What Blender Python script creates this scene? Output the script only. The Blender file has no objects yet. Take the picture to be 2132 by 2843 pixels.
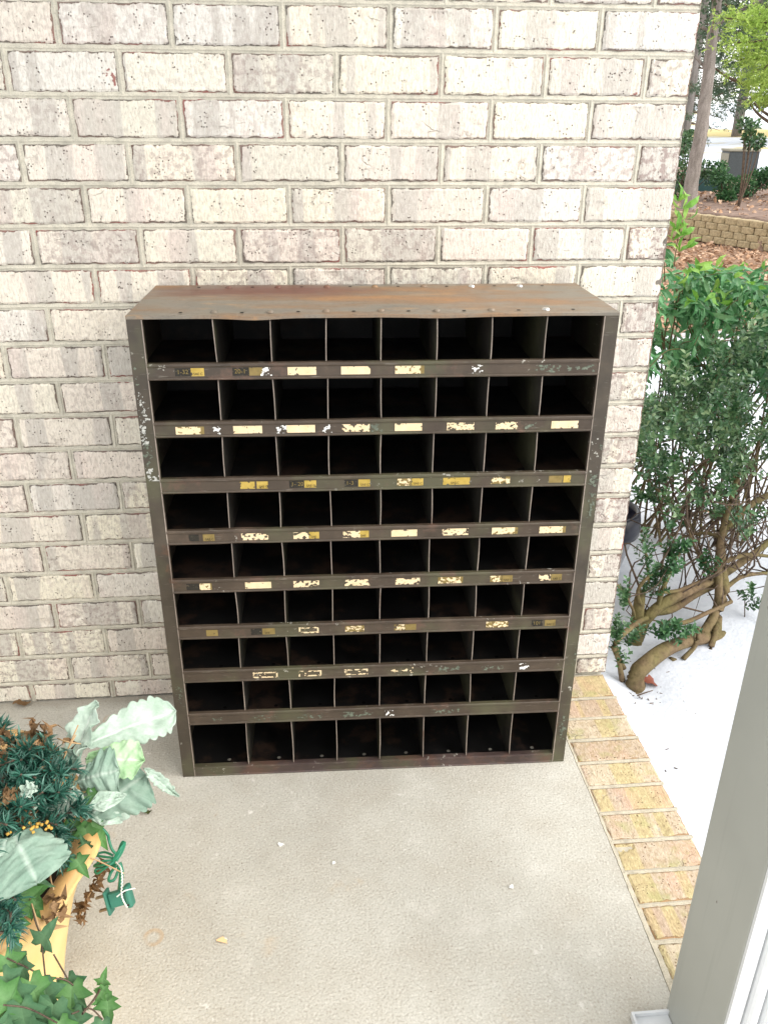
import bpy, math, random
import numpy as np
from mathutils import Vector, Matrix, noise as mnoise

scene = bpy.context.scene
rng = np.random.default_rng(7)
random.seed(7)

# ------------------------------------------------------------------ camera
CAM = np.array([-0.78281, -1.80232, 1.35934])
RIGHT = np.array([0.99597, -0.089494, 0.0058234])
UP = np.array([0.03293, 0.425327, 0.904440])
FWD = np.array([0.083419, 0.900604, -0.426560])
FPX = 2312.8
cam_d = bpy.data.cameras.new("camera")
cam = bpy.data.objects.new("camera", cam_d)
scene.collection.objects.link(cam)
cam_d.sensor_fit = 'VERTICAL'; cam_d.sensor_height = 36.0; cam_d.sensor_width = 27.0
cam_d.lens = FPX / 2843 * 36.0
cam_d.clip_start = 0.02; cam_d.clip_end = 2000
M = Matrix.Identity(4)
for i in range(3):
    M[i][0] = RIGHT[i]; M[i][1] = UP[i]; M[i][2] = -FWD[i]; M[i][3] = CAM[i]
cam.matrix_world = M
scene.camera = cam

# ------------------------------------------------------------------ world and sun
SUN_EL, SUN_AZ = 38, 118      # azimuth measured from +Y towards +X
world = bpy.data.worlds.new("World"); scene.world = world; world.use_nodes = True
wn = world.node_tree; wn.nodes.clear()
w_out = wn.nodes.new('ShaderNodeOutputWorld'); w_bg = wn.nodes.new('ShaderNodeBackground')
sky = wn.nodes.new('ShaderNodeTexSky'); sky.sky_type = 'NISHITA'; sky.sun_disc = False
sky.sun_elevation = math.radians(SUN_EL); sky.sun_rotation = math.radians(SUN_AZ)
sky.dust_density = 5.0; sky.air_density = 1.0; sky.ozone_density = 1.0
w_mix = wn.nodes.new('ShaderNodeMix'); w_mix.data_type = 'RGBA'
w_mix.inputs[0].default_value = 0.88
w_mix.inputs[7].default_value = (9.55, 9.5, 9.3, 1)     # high white overcast
wn.links.new(sky.outputs[0], w_mix.inputs[6]); wn.links.new(w_mix.outputs[2], w_bg.inputs[0])
w_bg.inputs[1].default_value = 0.15
wn.links.new(w_bg.outputs[0], w_out.inputs[0])
sun_d = bpy.data.lights.new("sun", 'SUN'); sun_d.energy = 2.3; sun_d.angle = math.radians(58)
sun_d.color = (1.0, 0.965, 0.91)
sun = bpy.data.objects.new("sun", sun_d); scene.collection.objects.link(sun)
_e, _a = math.radians(SUN_EL), math.radians(SUN_AZ)
sdir = Vector((math.sin(_a) * math.cos(_e), math.cos(_a) * math.cos(_e), math.sin(_e)))
sun.rotation_euler = sdir.to_track_quat('Z', 'Y').to_euler()
scene.view_settings.view_transform = 'Standard'; scene.view_settings.look = 'None'
scene.view_settings.exposure = 0.71; scene.view_settings.gamma = 1.0

# ------------------------------------------------------------------ helpers
def at(px, py, Y):
    """photo pixel + depth plane Y -> world point"""
    d = FWD + RIGHT * (px - 1066) / FPX - UP * (py - 1421.5) / FPX
    return CAM + d * ((Y - CAM[1]) / d[1])
def atz(px, py, z):
    d = FWD + RIGHT * (px - 1066) / FPX - UP * (py - 1421.5) / FPX
    return CAM + d * ((z - CAM[2]) / d[2])
def unit(v):
    v = np.asarray(v, float); return v / (np.linalg.norm(v) + 1e-12)

def tag(o, label=None, cat=None, group=None, kind=None):
    if label: o['label'] = label
    if cat: o['category'] = cat
    if group: o['group'] = group
    if kind: o['kind'] = kind
    return o
def empty(name, loc, rz=0.0):
    o = bpy.data.objects.new(name, None); scene.collection.objects.link(o)
    o.empty_display_size = 0.05; o.location = loc; o.rotation_euler = (0, 0, rz); return o

class MB:
    """mesh builder: collects geometry, builds ONE object"""
    def __init__(s): s.v = []; s.f = []; s.n = 0; s.att = {}; s.mi = []
    def add(s, v, f, mi=0, **att):
        v = np.asarray(v, float).reshape(-1, 3); k = len(v)
        s.v.append(v); s.f += [tuple(int(i) + s.n for i in q) for q in f]; s.mi += [mi] * len(f)
        for a, val in att.items():
            s.att.setdefault(a, []).append((s.n, np.broadcast_to(np.asarray(val, float), (k,)).copy()))
        s.n += k; return s
    def box(s, lo, hi, mi=0, **att):
        x0, y0, z0 = lo; x1, y1, z1 = hi
        v = [(x0,y0,z0),(x1,y0,z0),(x1,y1,z0),(x0,y1,z0),(x0,y0,z1),(x1,y0,z1),(x1,y1,z1),(x0,y1,z1)]
        return s.add(v, [(0,3,2,1),(4,5,6,7),(0,1,5,4),(1,2,6,5),(2,3,7,6),(3,0,4,7)], mi, **att)
    def grid(s, P, mi=0, flip=False, **att):
        P = np.asarray(P); a, b = P.shape[:2]
        f = []
        for i in range(a - 1):
            for j in range(b - 1):
                q = (i*b+j, (i+1)*b+j, (i+1)*b+j+1, i*b+j+1)
                f.append(q[::-1] if flip else q)
        return s.add(P.reshape(-1, 3), f, mi, **{k: np.asarray(w).reshape(-1) if np.ndim(w) else w for k, w in att.items()})
    def tube(s, pts, rad, seg=8, mi=0, wob=0.0, cap=True, **att):
        pts = np.asarray(pts, float); n = len(pts)
        rad = np.broadcast_to(np.asarray(rad, float), (n,))
        t = np.gradient(pts, axis=0); V = []
        ref = np.array([0.13, 0.31, 0.94])
        for i in range(n):
            ti = unit(t[i]); a = unit(np.cross(ti, ref)) if abs(ti @ ref) < .98 else unit(np.cross(ti, [1, 0, 0]))
            b = np.cross(ti, a)
            for j in range(seg):
                th = 2 * math.pi * j / seg
                r = rad[i] * (1 + wob * (mnoise.noise(Vector(pts[i] * 9 + np.array([math.cos(th), math.sin(th), 0]) * 1.3))))
                V.append(pts[i] + r * (math.cos(th) * a + math.sin(th) * b))
        f = [(i*seg+j, i*seg+(j+1) % seg, (i+1)*seg+(j+1) % seg, (i+1)*seg+j) for i in range(n-1) for j in range(seg)]
        if cap:
            f.append(tuple(range(seg))[::-1]); f.append(tuple((n-1)*seg + j for j in range(seg)))
        return s.add(V, f, mi, **att)
    def build(s, name, mats, parent=None, smooth=False, bevel=0):
        me = bpy.data.meshes.new(name)
        v = np.vstack(s.v) if s.v else np.zeros((0, 3))
        me.from_pydata(v.tolist(), [], s.f); me.update()
        if not isinstance(mats, (list, tuple)): mats = [mats]
        for m in mats: me.materials.append(m)
        if len(mats) > 1: me.polygons.foreach_set('material_index', s.mi)
        for a, parts in s.att.items():
            at_ = me.attributes.new(a, 'FLOAT', 'POINT'); arr = np.zeros(s.n)
            for st, val in parts: arr[st:st+len(val)] = val
            at_.data.foreach_set('value', arr)
        if smooth: me.polygons.foreach_set('use_smooth', [True] * len(me.polygons))
        o = bpy.data.objects.new(name, me); scene.collection.objects.link(o)
        if parent: o.parent = parent
        if bevel:
            b = o.modifiers.new('bevel', 'BEVEL'); b.width = bevel; b.segments = 2; b.limit_method = 'ANGLE'
        return o

def spline(pts, n=24):
    pts = np.asarray(pts, float); m = len(pts)
    P = np.vstack([2*pts[0]-pts[1], pts, 2*pts[-1]-pts[-2]])
    out = []
    for u in np.linspace(0, m - 1, n):
        i = min(int(u), m - 2); t = u - i
        p0, p1, p2, p3 = P[i:i+4]
        out.append(.5*((2*p1)+(-p0+p2)*t+(2*p0-5*p1+4*p2-p3)*t*t+(-p0+3*p1-3*p2+p3)*t**3))
    return np.array(out)

# ------------------------------------------------------------------ material helper
class NT:
    def __init__(s, name):
        s.m = bpy.data.materials.new(name); s.m.use_nodes = True
        s.t = s.m.node_tree; s.N = s.t.nodes; s.b = s.N['Principled BSDF']
        tc = s.N.new('ShaderNodeTexCoord'); s.obj = tc.outputs['Object']
        s.geo = s.N.new('ShaderNodeNewGeometry')
    def L(s, a, b): s.t.links.new(a, b)
    def put(s, inp, val):
        if isinstance(val, (int, float)): inp.default_value = val
        elif isinstance(val, tuple):
            inp.default_value = (*val, 1) if len(val) == 3 and len(inp.default_value) == 4 else val
        else: s.L(val, inp)
    def map(s, sc=(1, 1, 1), loc=(0, 0, 0), rot=(0, 0, 0), src=None):
        n = s.N.new('ShaderNodeMapping'); s.L(src or s.obj, n.inputs[0])
        n.inputs['Scale'].default_value = sc; n.inputs['Location'].default_value = loc; n.inputs['Rotation'].default_value = rot
        return n.outputs[0]
    def noise(s, scale, det=4, rough=.55, vec=None, dist=0.0):
        n = s.N.new('ShaderNodeTexNoise'); s.L(vec or s.obj, n.inputs['Vector'])
        n.inputs['Scale'].default_value = scale; n.inputs['Detail'].default_value = det
        n.inputs['Roughness'].default_value = rough; n.inputs['Distortion'].default_value = dist
        return n.outputs[0]
    def vor(s, scale, vec=None, feat='F1', out='Distance', rnd=1.0):
        n = s.N.new('ShaderNodeTexVoronoi'); s.L(vec or s.obj, n.inputs['Vector']); n.feature = feat
        n.inputs['Scale'].default_value = scale; n.inputs['Randomness'].default_value = rnd
        return n.outputs[out]
    def ramp(s, fac, stops, interp='LINEAR'):
        n = s.N.new('ShaderNodeValToRGB'); s.L(fac, n.inputs[0]); n.color_ramp.interpolation = interp
        e = n.color_ramp.elements
        while len(e) < len(stops): e.new(.5)
        for k, (p, c) in enumerate(stops):
            e[k].position = p
            e[k].color = (c, c, c, 1) if isinstance(c, (int, float)) else (*c, 1)
        return n.outputs[0]
    def mix(s, fac, a, b, mode='MIX'):
        n = s.N.new('ShaderNodeMix'); n.data_type = 'RGBA'; n.blend_type = mode
        s.put(n.inputs[0], fac); s.put(n.inputs[6], a); s.put(n.inputs[7], b); return n.outputs[2]
    def math(s, op, a, b=0.0, c=None, clamp=False):
        n = s.N.new('ShaderNodeMath'); n.operation = op; n.use_clamp = clamp
        s.put(n.inputs[0], a); s.put(n.inputs[1], b)
        if c is not None: s.put(n.inputs[2], c)
        return n.outputs[0]
    def attr(s, name):
        n = s.N.new('ShaderNodeAttribute'); n.attribute_name = name; return n.outputs['Fac']
    def sep(s, vec=None):
        n = s.N.new('ShaderNodeSeparateXYZ'); s.L(vec or s.obj, n.inputs[0]); return n.outputs
    def bump(s, h, strength=.5, dist=.002, prev=None):
        n = s.N.new('ShaderNodeBump'); n.inputs['Strength'].default_value = strength
        n.inputs['Distance'].default_value = dist; s.L(h, n.inputs['Height'])
        if prev: s.L(prev, n.inputs['Normal'])
        return n.outputs[0]
    def mixv(s, V, amt=.05):
        n = s.N.new('ShaderNodeTexNoise'); s.L(V, n.inputs['Vector']); n.inputs['Scale'].default_value = 30
        m = s.N.new('ShaderNodeVectorMath'); m.operation = 'MULTIPLY_ADD'; s.L(n.outputs['Color'], m.inputs[0]); m.inputs[1].default_value = (amt,)*3; s.L(V, m.inputs[2]); return m.outputs[0]
    def out(s, col, rough=.8, nrm=None, spec=None, metal=None):
        s.put(s.b.inputs['Base Color'], col); s.put(s.b.inputs['Roughness'], rough)
        if nrm: s.L(nrm, s.b.inputs['Normal'])
        if spec is not None: s.put(s.b.inputs['Specular IOR Level'], spec)
        if metal is not None: s.put(s.b.inputs['Metallic'], metal)
        return s.m

def simple(name, col, rough=.7, var=.25, scale=30, bump=0.0, spec=.3, metal=0.0):
    t = NT(name); n = t.noise(scale, 5)
    a = tuple(c * (1 - var) for c in col); b = tuple(min(1, c * (1 + var)) for c in col)
    c = t.ramp(n, [(.3, a), (.7, b)])
    return t.out(c, rough, t.bump(n, .6, bump) if bump else None, spec, metal)

# ---- brick
def brick_material(name, yellow=False):
    t = NT(name)
    rnd, edge, dark, uu = t.attr('rnd'), t.attr('edge'), t.attr('dark'), t.attr('uu')
    off = t.N.new('ShaderNodeCombineXYZ'); t.L(t.math('MULTIPLY', rnd, 37.0), off.inputs[0]); t.L(t.math('MULTIPLY', rnd, 91.0), off.inputs[2])
    va = t.N.new('ShaderNodeVectorMath'); va.operation = 'ADD'; t.L(t.obj, va.inputs[0]); t.L(off.outputs[0], va.inputs[1])
    V = va.outputs[0]
    if yellow: base = t.ramp(rnd, [(0, (.45,.355,.27)), (.3, (.53,.435,.325)), (.6, (.56,.48,.36)), (1, (.49,.38,.30))])
    else: base = t.ramp(rnd, [(0, (.79,.74,.60)), (.2, (.78,.71,.60)), (.4, (.72,.69,.64)), (.55, (.80,.76,.63)), (.7, (.66,.625,.54)), (.85,(.76,.68,.60)), (1, (.79,.745,.62))])
    # vertical bands across the brick (kiln shade)
    bands = t.noise(1.0, 1, .4, t.map((16, .1, 1.2), src=V))
    bc = (.50,.47,.43) if not yellow else (.50,.42,.20)
    c = t.mix(t.ramp(bands, [(.52, 0.0), (.545, .72)]), base, bc)
    pk = t.noise(1.0, 2, .5, t.map((11, 4, 3), (3, 5, 1), src=V))
    c = t.mix(t.ramp(pk, [(.52, 0.0), (.68, .5)]), c, (.76,.63,.57) if not yellow else (.60,.36,.27))
    # streaky paste coat
    stre = t.noise(1.0, 5, .7, t.map((230, 90, 70), src=V))
    c = t.mix(t.ramp(stre, [(.36, .6), (.52, 0.0)]), c, (.42,.38,.33) if not yellow else (.30,.22,.13))
    c = t.mix(t.ramp(stre, [(.56, 0.0), (.72, .5)]), c, (.86,.84,.79) if not yellow else (.80,.68,.46))
    mott = t.noise(70, 4, .65, V)
    amt = t.math('MULTIPLY', t.ramp(mott, [(.42, 1.0), (.52, 0.0)]), t.math('MULTIPLY_ADD', dark, .75, .08))
    c = t.mix(amt, c, (.29,.22,.20) if not yellow else (.36,.26,.14))
    if yellow:
        ms = t.noise(14, 4, .6); c = t.mix(t.ramp(ms, [(.54, 0.0), (.68, .6)]), c, (.34,.34,.14))
    # pits
    pit = t.vor(150, V); pm = t.noise(32, 3, .6, V)
    pitm = t.math('MULTIPLY', t.ramp(pit, [(.16, 1.0), (.26, 0.0)]), t.ramp(pm, [(.52, 0.0), (.60, 1.0)]))
    c = t.mix(t.math('MULTIPLY', pitm, .85), c, (.11,.075,.06) if not yellow else (.22,.13,.07))
    # chipped arrises
    en = t.noise(95, 4, .7, V); el = t.noise(20, 2, .5, V)
    em = t.math('SUBTRACT', t.math('ADD', t.math('MULTIPLY', edge, .40), t.math('MULTIPLY', el, .75)), t.math('MULTIPLY', en, .62))
    emk = t.ramp(em, [(.37, 0.0), (.42, 1.0)])
    ecol = t.ramp(t.noise(9, 2, .5), [(.42, (.10,.085,.07)), (.55, (.17,.10,.08)), (.66, (.27,.06,.05))])
    c = t.mix(t.math('MULTIPLY', emk, .85), c, ecol if not yellow else (.34,.20,.10))
    rp = t.noise(13, 5, .62, t.map((1, 1, 1), (8, 2, 4)))
    c = t.mix(t.ramp(rp, [(.70, 0.0), (.715, .85)]), c, (.25,.06,.05) if not yellow else (.5,.18,.10))
    h = t.math('ADD', t.math('MULTIPLY', stre, .9), t.math('MULTIPLY', t.noise(300, 3, .6, V), .35))
    h = t.math('SUBTRACT', h, t.math('MULTIPLY', pitm, 1.2)); h = t.math('SUBTRACT', h, t.math('MULTIPLY', emk, .7))
    gouge = t.vor(1.0, t.map((11, 11, 23), rot=(0, .5, 0), src=t.mixv(V)), 'DISTANCE_TO_EDGE')
    gm = t.math('MULTIPLY', t.ramp(gouge, [(.0, 1.0), (.045, 0.0)]), t.ramp(t.noise(11, 2, .5, V), [(.60, 0.0), (.68, 1.0)]))
    h = t.math('SUBTRACT', h, t.math('MULTIPLY', gm, .6))
    c = t.mix(t.math('MULTIPLY', gm, .45), c, (.36,.31,.27))
    return t.out(c, .85, t.bump(h, 1.0, .0030), .25)
M_brick = brick_material('whitewashed_brick')
M_brick2 = brick_material('tan_edging_brick', True)

def mortar_mat(name, col):
    t = NT(name); n = t.noise(45, 5, .65); g = t.noise(420, 3, .6)
    c = t.ramp(n, [(.3, tuple(x*.78 for x in col)), (.5, col), (.72, tuple(min(1, x*1.15) for x in col))])
    c = t.mix(t.ramp(g, [(.36, .4), (.48, 0.0)]), c, tuple(x*.45 for x in col))
    mk = t.ramp(t.noise(7, 4, .6), [(.56, 0.0), (.7, .5)])
    c = t.mix(mk, c, tuple(x*.62 for x in col))
    return t.out(c, .92, t.bump(t.math('ADD', n, g), .7, .0016), .15)
M_mortar = mortar_mat('grey_mortar', (.56,.53,.445))
M_mortar2 = mortar_mat('edging_mortar', (.46,.42,.335))

# ---- concrete
def concrete():
    t = NT('porch_concrete')
    lg = t.noise(1.8, 5, .6); md = t.noise(9, 5, .6); st = t.noise(230, 4, .6); st2 = t.vor(190)
    c = t.ramp(lg, [(.3, (.405,.39,.345)), (.5, (.465,.45,.40)), (.7, (.52,.505,.455))])
    c = t.mix(t.ramp(md, [(.35, .3), (.55, 0.0)]), c, (.36,.32,.26))
    c = t.mix(t.ramp(md, [(.58, 0.0), (.75, .45)]), c, (.64,.62,.57))
    c = t.mix(t.ramp(st, [(.34, .55), (.47, 0.0)]), c, (.27,.24,.20))
    c = t.mix(t.ramp(st, [(.55, 0.0), (.68, .45)]), c, (.70,.67,.61))
    rust = t.noise(5, 5, .62, t.map(loc=(4, 2, 9)))
    c = t.mix(t.ramp(rust, [(.64, 0.0), (.76, .45)]), c, (.50,.34,.18))
    sp = t.math('MULTIPLY', t.ramp(t.vor(60), [(.05, 1.0), (.09, 0.0)]), t.ramp(t.noise(11), [(.56, 0.0), (.6, 1.0)]))
    c = t.mix(sp, c, (.14,.11,.08))
    ring = t.vor(6.5, rnd=1); rr = t.math('MULTIPLY', t.ramp(ring, [(.13, 0.0), (.15, 1.0), (.165, 1.0), (.18, 0.0)]), t.ramp(t.noise(8, 2), [(.56, 0.0), (.64, .5)]))
    c = t.mix(rr, c, (.44,.29,.15))
    bl = t.noise(3.3, 6, .7, t.map(loc=(1, 8, 3))); c = t.mix(t.ramp(bl, [(.54, 0.0), (.66, .28)]), c, (.30,.27,.225))
    wf = t.math('MULTIPLY', t.ramp(t.noise(38, 5, .7), [(.60, 0.0), (.66, .7)]), t.ramp(t.noise(2.6, 3, .6, t.map(loc=(7, 2, 5))), [(.50, 0.0), (.60, 1.0)])); c = t.mix(wf, c, (.72,.70,.66))
    # darker brown band along the wall foot
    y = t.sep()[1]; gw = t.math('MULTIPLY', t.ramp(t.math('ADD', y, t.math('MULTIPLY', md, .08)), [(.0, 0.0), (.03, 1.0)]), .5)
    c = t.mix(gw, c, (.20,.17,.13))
    h = t.math('ADD', st, t.math('MULTIPLY', st2, -.35))
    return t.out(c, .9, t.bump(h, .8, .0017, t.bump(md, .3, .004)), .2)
M_conc = concrete()

# ---- old painted steel
def steel(name, base, rustc, rust_lo=.6, rough=.5, scr=True, olive=True):
    t = NT(name)
    n = t.noise(14, 6, .65); f = t.noise(160, 4, .6)
    c = t.ramp(n, [(.3, tuple(x*.65 for x in base)), (.55, base), (.75, tuple(x*1.5 for x in base))])
    if olive:
        c = t.mix(t.ramp(t.noise(5, 4, .6, t.map(loc=(2, 7, 1))), [(.50, 0.0), (.62, .7)]), c, (.085,.085,.045))
    r = t.noise(8, 6, .7, t.map(loc=(5, 1, 3)))
    c = t.mix(t.ramp(r, [(rust_lo, 0.0), (rust_lo+.08, .75)]), c, rustc)
    if scr:
        s1 = t.noise(1.0, 3, .7, t.map((26, 26, 240), rot=(0, .05, 0)))
        c = t.mix(t.ramp(s1, [(.62, 0.0), (.70, .4)]), c, (.22,.20,.165))
        s2 = t.noise(90, 3, .7); m2 = t.noise(6, 3, .5, t.map(loc=(9, 3, 2)))
        ch = t.math('MULTIPLY', t.ramp(s2, [(.63, 0.0), (.66, 1.0)]), t.ramp(m2, [(.55, 0.0), (.62, .6)]))
        c = t.mix(ch, c, (.55,.54,.48))
    rg = t.ramp(n, [(.3, rough - .08), (.7, rough + .18)])
    return t.out(c, rg, t.bump(t.math('ADD', n, t.math('MULTIPLY', f, .3)), .35, .0012), .45)
M_steel = steel('worn_brown_steel', (.058,.046,.033), (.13,.06,.035))
M_rail = steel('label_rail_steel', (.064,.046,.032), (.12,.07,.05), .56, .42)
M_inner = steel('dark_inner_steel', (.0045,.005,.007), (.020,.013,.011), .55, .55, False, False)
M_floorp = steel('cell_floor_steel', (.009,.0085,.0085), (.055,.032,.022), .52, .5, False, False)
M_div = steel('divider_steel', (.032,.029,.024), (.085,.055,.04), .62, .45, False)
M_divedge = steel('bare_divider_edge', (.27,.225,.19), (.16,.09,.06), .6, .4, False, False)
def top_mat():
    t = NT('rusty_top_steel')
    a = t.noise(1, 5, .62, t.map((4, 12, 6))); b = t.noise(1, 6, .68, t.map((7, 26, 6), (3, 1, 2))); f = t.noise(120, 4, .65)
    c = t.ramp(a, [(.30, (.13,.12,.10)), (.44, (.19,.165,.13)), (.56, (.21,.135,.08)), (.70, (.30,.16,.07))])
    c = t.mix(t.ramp(b, [(.58, 0.0), (.70, .75)]), c, (.38,.215,.09))
    x = t.sep()
    d = t.N.new('ShaderNodeVectorMath'); d.operation = 'DISTANCE'
    t.L(t.map((2.4, 8, 1)), d.inputs[0]); d.inputs[1].default_value = (.215*2.4, .225*8, 1.046)
    c = t.mix(t.ramp(t.math('ADD', d.outputs['Value'], t.math('MULTIPLY', b, .7)), [(.62, .9), (1.0, 0.0)]), c, (.14,.05,.035))
    c = t.mix(t.ramp(f, [(.36, .35), (.5, 0.0)]), c, (.10,.07,.05))
    return t.out(c, t.ramp(a, [(.3, .36), (.7, .6)]), t.bump(t.math('ADD', b, t.math('MULTIPLY', f, .4)), .3, .0012), .5)
M_top = top_mat()

# ---- labels and text
def paper(name, a, b, ink, rough=.6):
    t = NT(name); n = t.noise(60, 4); f = t.noise(330, 4, .7)
    c = t.ramp(n, [(.3, a), (.7, b)])
    c = t.mix(t.ramp(f, [(.62, 0.0), (.70, .6)]), c, ink)
    return t.out(c, rough, None, .3)
M_cream = paper('cream_label_paper', (.70,.55,.33), (.77,.63,.42), (.40,.26,.12))
M_gold = paper('gold_label_foil', (.36,.25,.045), (.50,.36,.09), (.16,.10,.03), .35)
M_dkgold = paper('dull_gold_foil', (.17,.125,.04), (.26,.19,.07), (.08,.06,.03), .4)
M_black = paper('black_label_paper', (.014,.012,.010), (.03,.027,.02), (.40,.35,.24))
M_white = simple('chalky_white_paint', (.72,.72,.70), .6, .1)
M_splash = simple('dulled_white_splash', (.42,.42,.39), .6, .35, 300)
M_scratch = simple('scratched_green_paint', (.13,.15,.115), .6, .4, 200)
M_ink = simple('black_ink', (.02,.018,.015), .6)
M_chrome = simple('bright_screw_metal', (.75,.75,.74), .22, .1, 60, 0, .5, 1.0)
M_hole = simple('dark_hole', (.004,.004,.004), .9)

# ---- vegetation
def leafm(name, a, b, c3, rough=.45, spec=.35, trans=.12):
    t = NT(name); r = t.attr('rnd')
    c = t.ramp(r, [(0, a), (.55, b), (1, c3)])
    n = t.noise(40, 3); c = t.mix(t.ramp(n, [(.4, .25), (.6, 0.0)]), c, tuple(x*.6 for x in a))
    t.put(t.b.inputs['Transmission Weight'], 0.0)
    t.put(t.b.inputs['Subsurface Weight'], 0.0)
    m = t.out(c, rough, None, spec)
    if trans:
        tr = t.N.new('ShaderNodeBsdfTranslucent'); t.L(c, tr.inputs[0]); mx = t.N.new('ShaderNodeMixShader')
        mx.inputs[0].default_value = trans; t.L(t.b.outputs[0], mx.inputs[1]); t.L(tr.outputs[0], mx.inputs[2])
        t.L(mx.outputs[0], t.N['Material Output'].inputs[0])
    return m
M_box = leafm('boxwood_leaf', (.020,.070,.026), (.062,.15,.055), (.19,.28,.13), .32, .6)
M_vine = leafm('lance_leaf', (.035,.14,.045), (.10,.29,.11), (.26,.45,.22), .4, .5, .25)
M_fresh = leafm('fresh_leaf', (.10,.26,.03), (.16,.36,.05), (.30,.46,.10), .5, .4, .3)
M_conif = leafm('bright_conifer_spray', (.15,.26,.045), (.30,.44,.085), (.46,.60,.16), .6, .2, .3)
M_dconif = leafm('dark_conifer_spray', (.045,.080,.050), (.085,.13,.078), (.15,.18,.11), .7, .2, .2)
M_shrub = leafm('garden_shrub_leaf', (.020,.075,.030), (.055,.15,.055), (.12,.24,.09), .5, .4, .2)
M_needle = leafm('teal_artificial_needle', (.012,.065,.045), (.040,.15,.105), (.24,.42,.35), .35, .5, .05)
M_brleaf = leafm('dried_brown_leaf', (.11,.065,.03), (.27,.16,.08), (.50,.32,.17), .7, .2, .1)
M_litter = leafm('tan_fallen_leaf', (.20,.11,.065), (.44,.27,.17), (.66,.48,.35), .75, .2, .1)

def bark(name, a, b, scale=(18, 18, 4), moss=None):
    t = NT(name); n = t.noise(1, 6, .7, t.map(scale)); f = t.noise(60, 4, .6)
    c = t.ramp(n, [(.32, a), (.66, b)])
    if moss: c = t.mix(t.ramp(t.noise(6, 4, .6), [(.42, 0.0), (.6, .8)]), c, moss)
    c = t.mix(t.ramp(f, [(.35, .4), (.5, 0.0)]), c, tuple(x*.4 for x in a))
    return t.out(c, .9, t.bump(t.math('ADD', n, f), .8, .006), .15)
M_bark = bark('grey_tree_bark', (.16,.14,.125), (.31,.28,.26))
M_bush = bark('mossy_bush_bark', (.10,.07,.042), (.19,.135,.08), (20, 20, 20), (.14,.125,.05))
M_twig = bark('dark_twig_bark', (.07,.05,.04), (.15,.11,.08), (30, 30, 30))

def leaf_velvet(name, a, b, vein):
    t = NT(name); n = t.noise(26, 5, .6); f = t.noise(300, 3)
    c = t.ramp(n, [(.35, a), (.65, b)])
    v = t.attr('vein'); c = t.mix(t.math('MULTIPLY', v, .75), c, vein)
    c = t.mix(t.ramp(f, [(.4, .12), (.6, 0.0)]), c, tuple(x*.5 for x in a))
    m = t.out(c, .9, t.bump(t.math('ADD', n, t.math('MULTIPLY', v, .6)), .4, .002), .15)
    tr = t.N.new('ShaderNodeBsdfTranslucent'); t.L(c, tr.inputs[0]); mx = t.N.new('ShaderNodeMixShader')
    mx.inputs[0].default_value = .15; t.L(t.b.outputs[0], mx.inputs[1]); t.L(tr.outputs[0], mx.inputs[2])
    t.L(mx.outputs[0], t.N['Material Output'].inputs[0]); return m
M_miller = leaf_velvet('pale_mint_velvet_leaf', (.36,.47,.38), (.58,.69,.60), (.74,.80,.74))
M_miller2 = leaf_velvet('sage_velvet_leaf', (.22,.33,.26), (.32,.43,.35), (.52,.62,.54))
M_miller3 = leaf_velvet('fresh_mint_velvet_leaf', (.32,.54,.27), (.52,.70,.46), (.74,.84,.70))
M_ivy = leaf_velvet('ivy_leaf', (.03,.11,.028), (.09,.23,.06), (.20,.36,.16))
M_ivyd = leaf_velvet('grey_green_ivy_leaf', (.035,.11,.05), (.09,.19,.10), (.15,.27,.14))

def potm():
    t = NT('yellow_glazed_ceramic'); n = t.noise(5, 5, .6); f = t.noise(160, 3); e = t.attr('edge')
    c = t.ramp(n, [(.3, (.80,.53,.20)), (.6, (.84,.62,.29)), (.8, (.86,.68,.36))])
    w = t.noise(38, 5, .7)
    k = t.math('ADD', t.math('MULTIPLY', e, .55), t.math('MULTIPLY', w, .5))
    c = t.mix(t.ramp(k, [(.50, 0.0), (.78, .8)]), c, (.45,.25,.09))
    sp = t.ramp(t.vor(55), [(.05, 1.0), (.09, 0.0)])
    c = t.mix(t.math('MULTIPLY', sp, t.ramp(w, [(.5, 0.0), (.6, .7)])), c, (.16,.09,.04))
    return t.out(c, .45, t.bump(t.math('ADD', n, t.math('MULTIPLY', f, .1)), .25, .004), .4)
M_pot = potm()
M_soil = simple('potting_soil', (.035,.025,.018), .95, .5, 60, .004)
M_greenpl = simple('green_cord_plastic', (.012,.16,.085), .35, .2, 40, 0, .5)
M_plug = simple('green_plug_plastic', (.035,.16,.11), .45, .15, 40, 0, .4)
M_prong = simple('aged_brass', (.22,.15,.08), .4, .3, 60, 0, .5, .8)
M_tie = simple('white_twist_tie', (.66,.68,.62), .6)
def shaded_white_paint():
    t = NT('shaded_white_post'); n = t.noise(3, 4); s_ = t.noise(1, 4, .6, t.map((60, 60, 2)))
    c = t.ramp(n, [(.3, (.31,.32,.295)), (.7, (.36,.37,.34))]); c = t.mix(t.ramp(s_, [(.58, 0.0), (.7, .25)]), c, (.25,.255,.235))  # post colour lowered to grey, so its shaded side is painted in
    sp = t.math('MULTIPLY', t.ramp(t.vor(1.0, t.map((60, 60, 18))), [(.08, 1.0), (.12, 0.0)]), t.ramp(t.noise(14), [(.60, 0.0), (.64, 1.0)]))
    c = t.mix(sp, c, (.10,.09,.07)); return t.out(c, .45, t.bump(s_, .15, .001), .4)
M_post = shaded_white_paint()
M_postw = simple('white_vinyl_moulding', (.60,.62,.64), .35, .04, 20, 0, .5)
M_block = simple('tan_retaining_block', (.36,.29,.18), .92, .3, 30, .006)
M_boxd = simple('dark_grey_utility_metal', (.055,.065,.07), .5, .15)
M_boxl = simple('tan_utility_metal', (.26,.25,.20), .6, .12)
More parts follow.
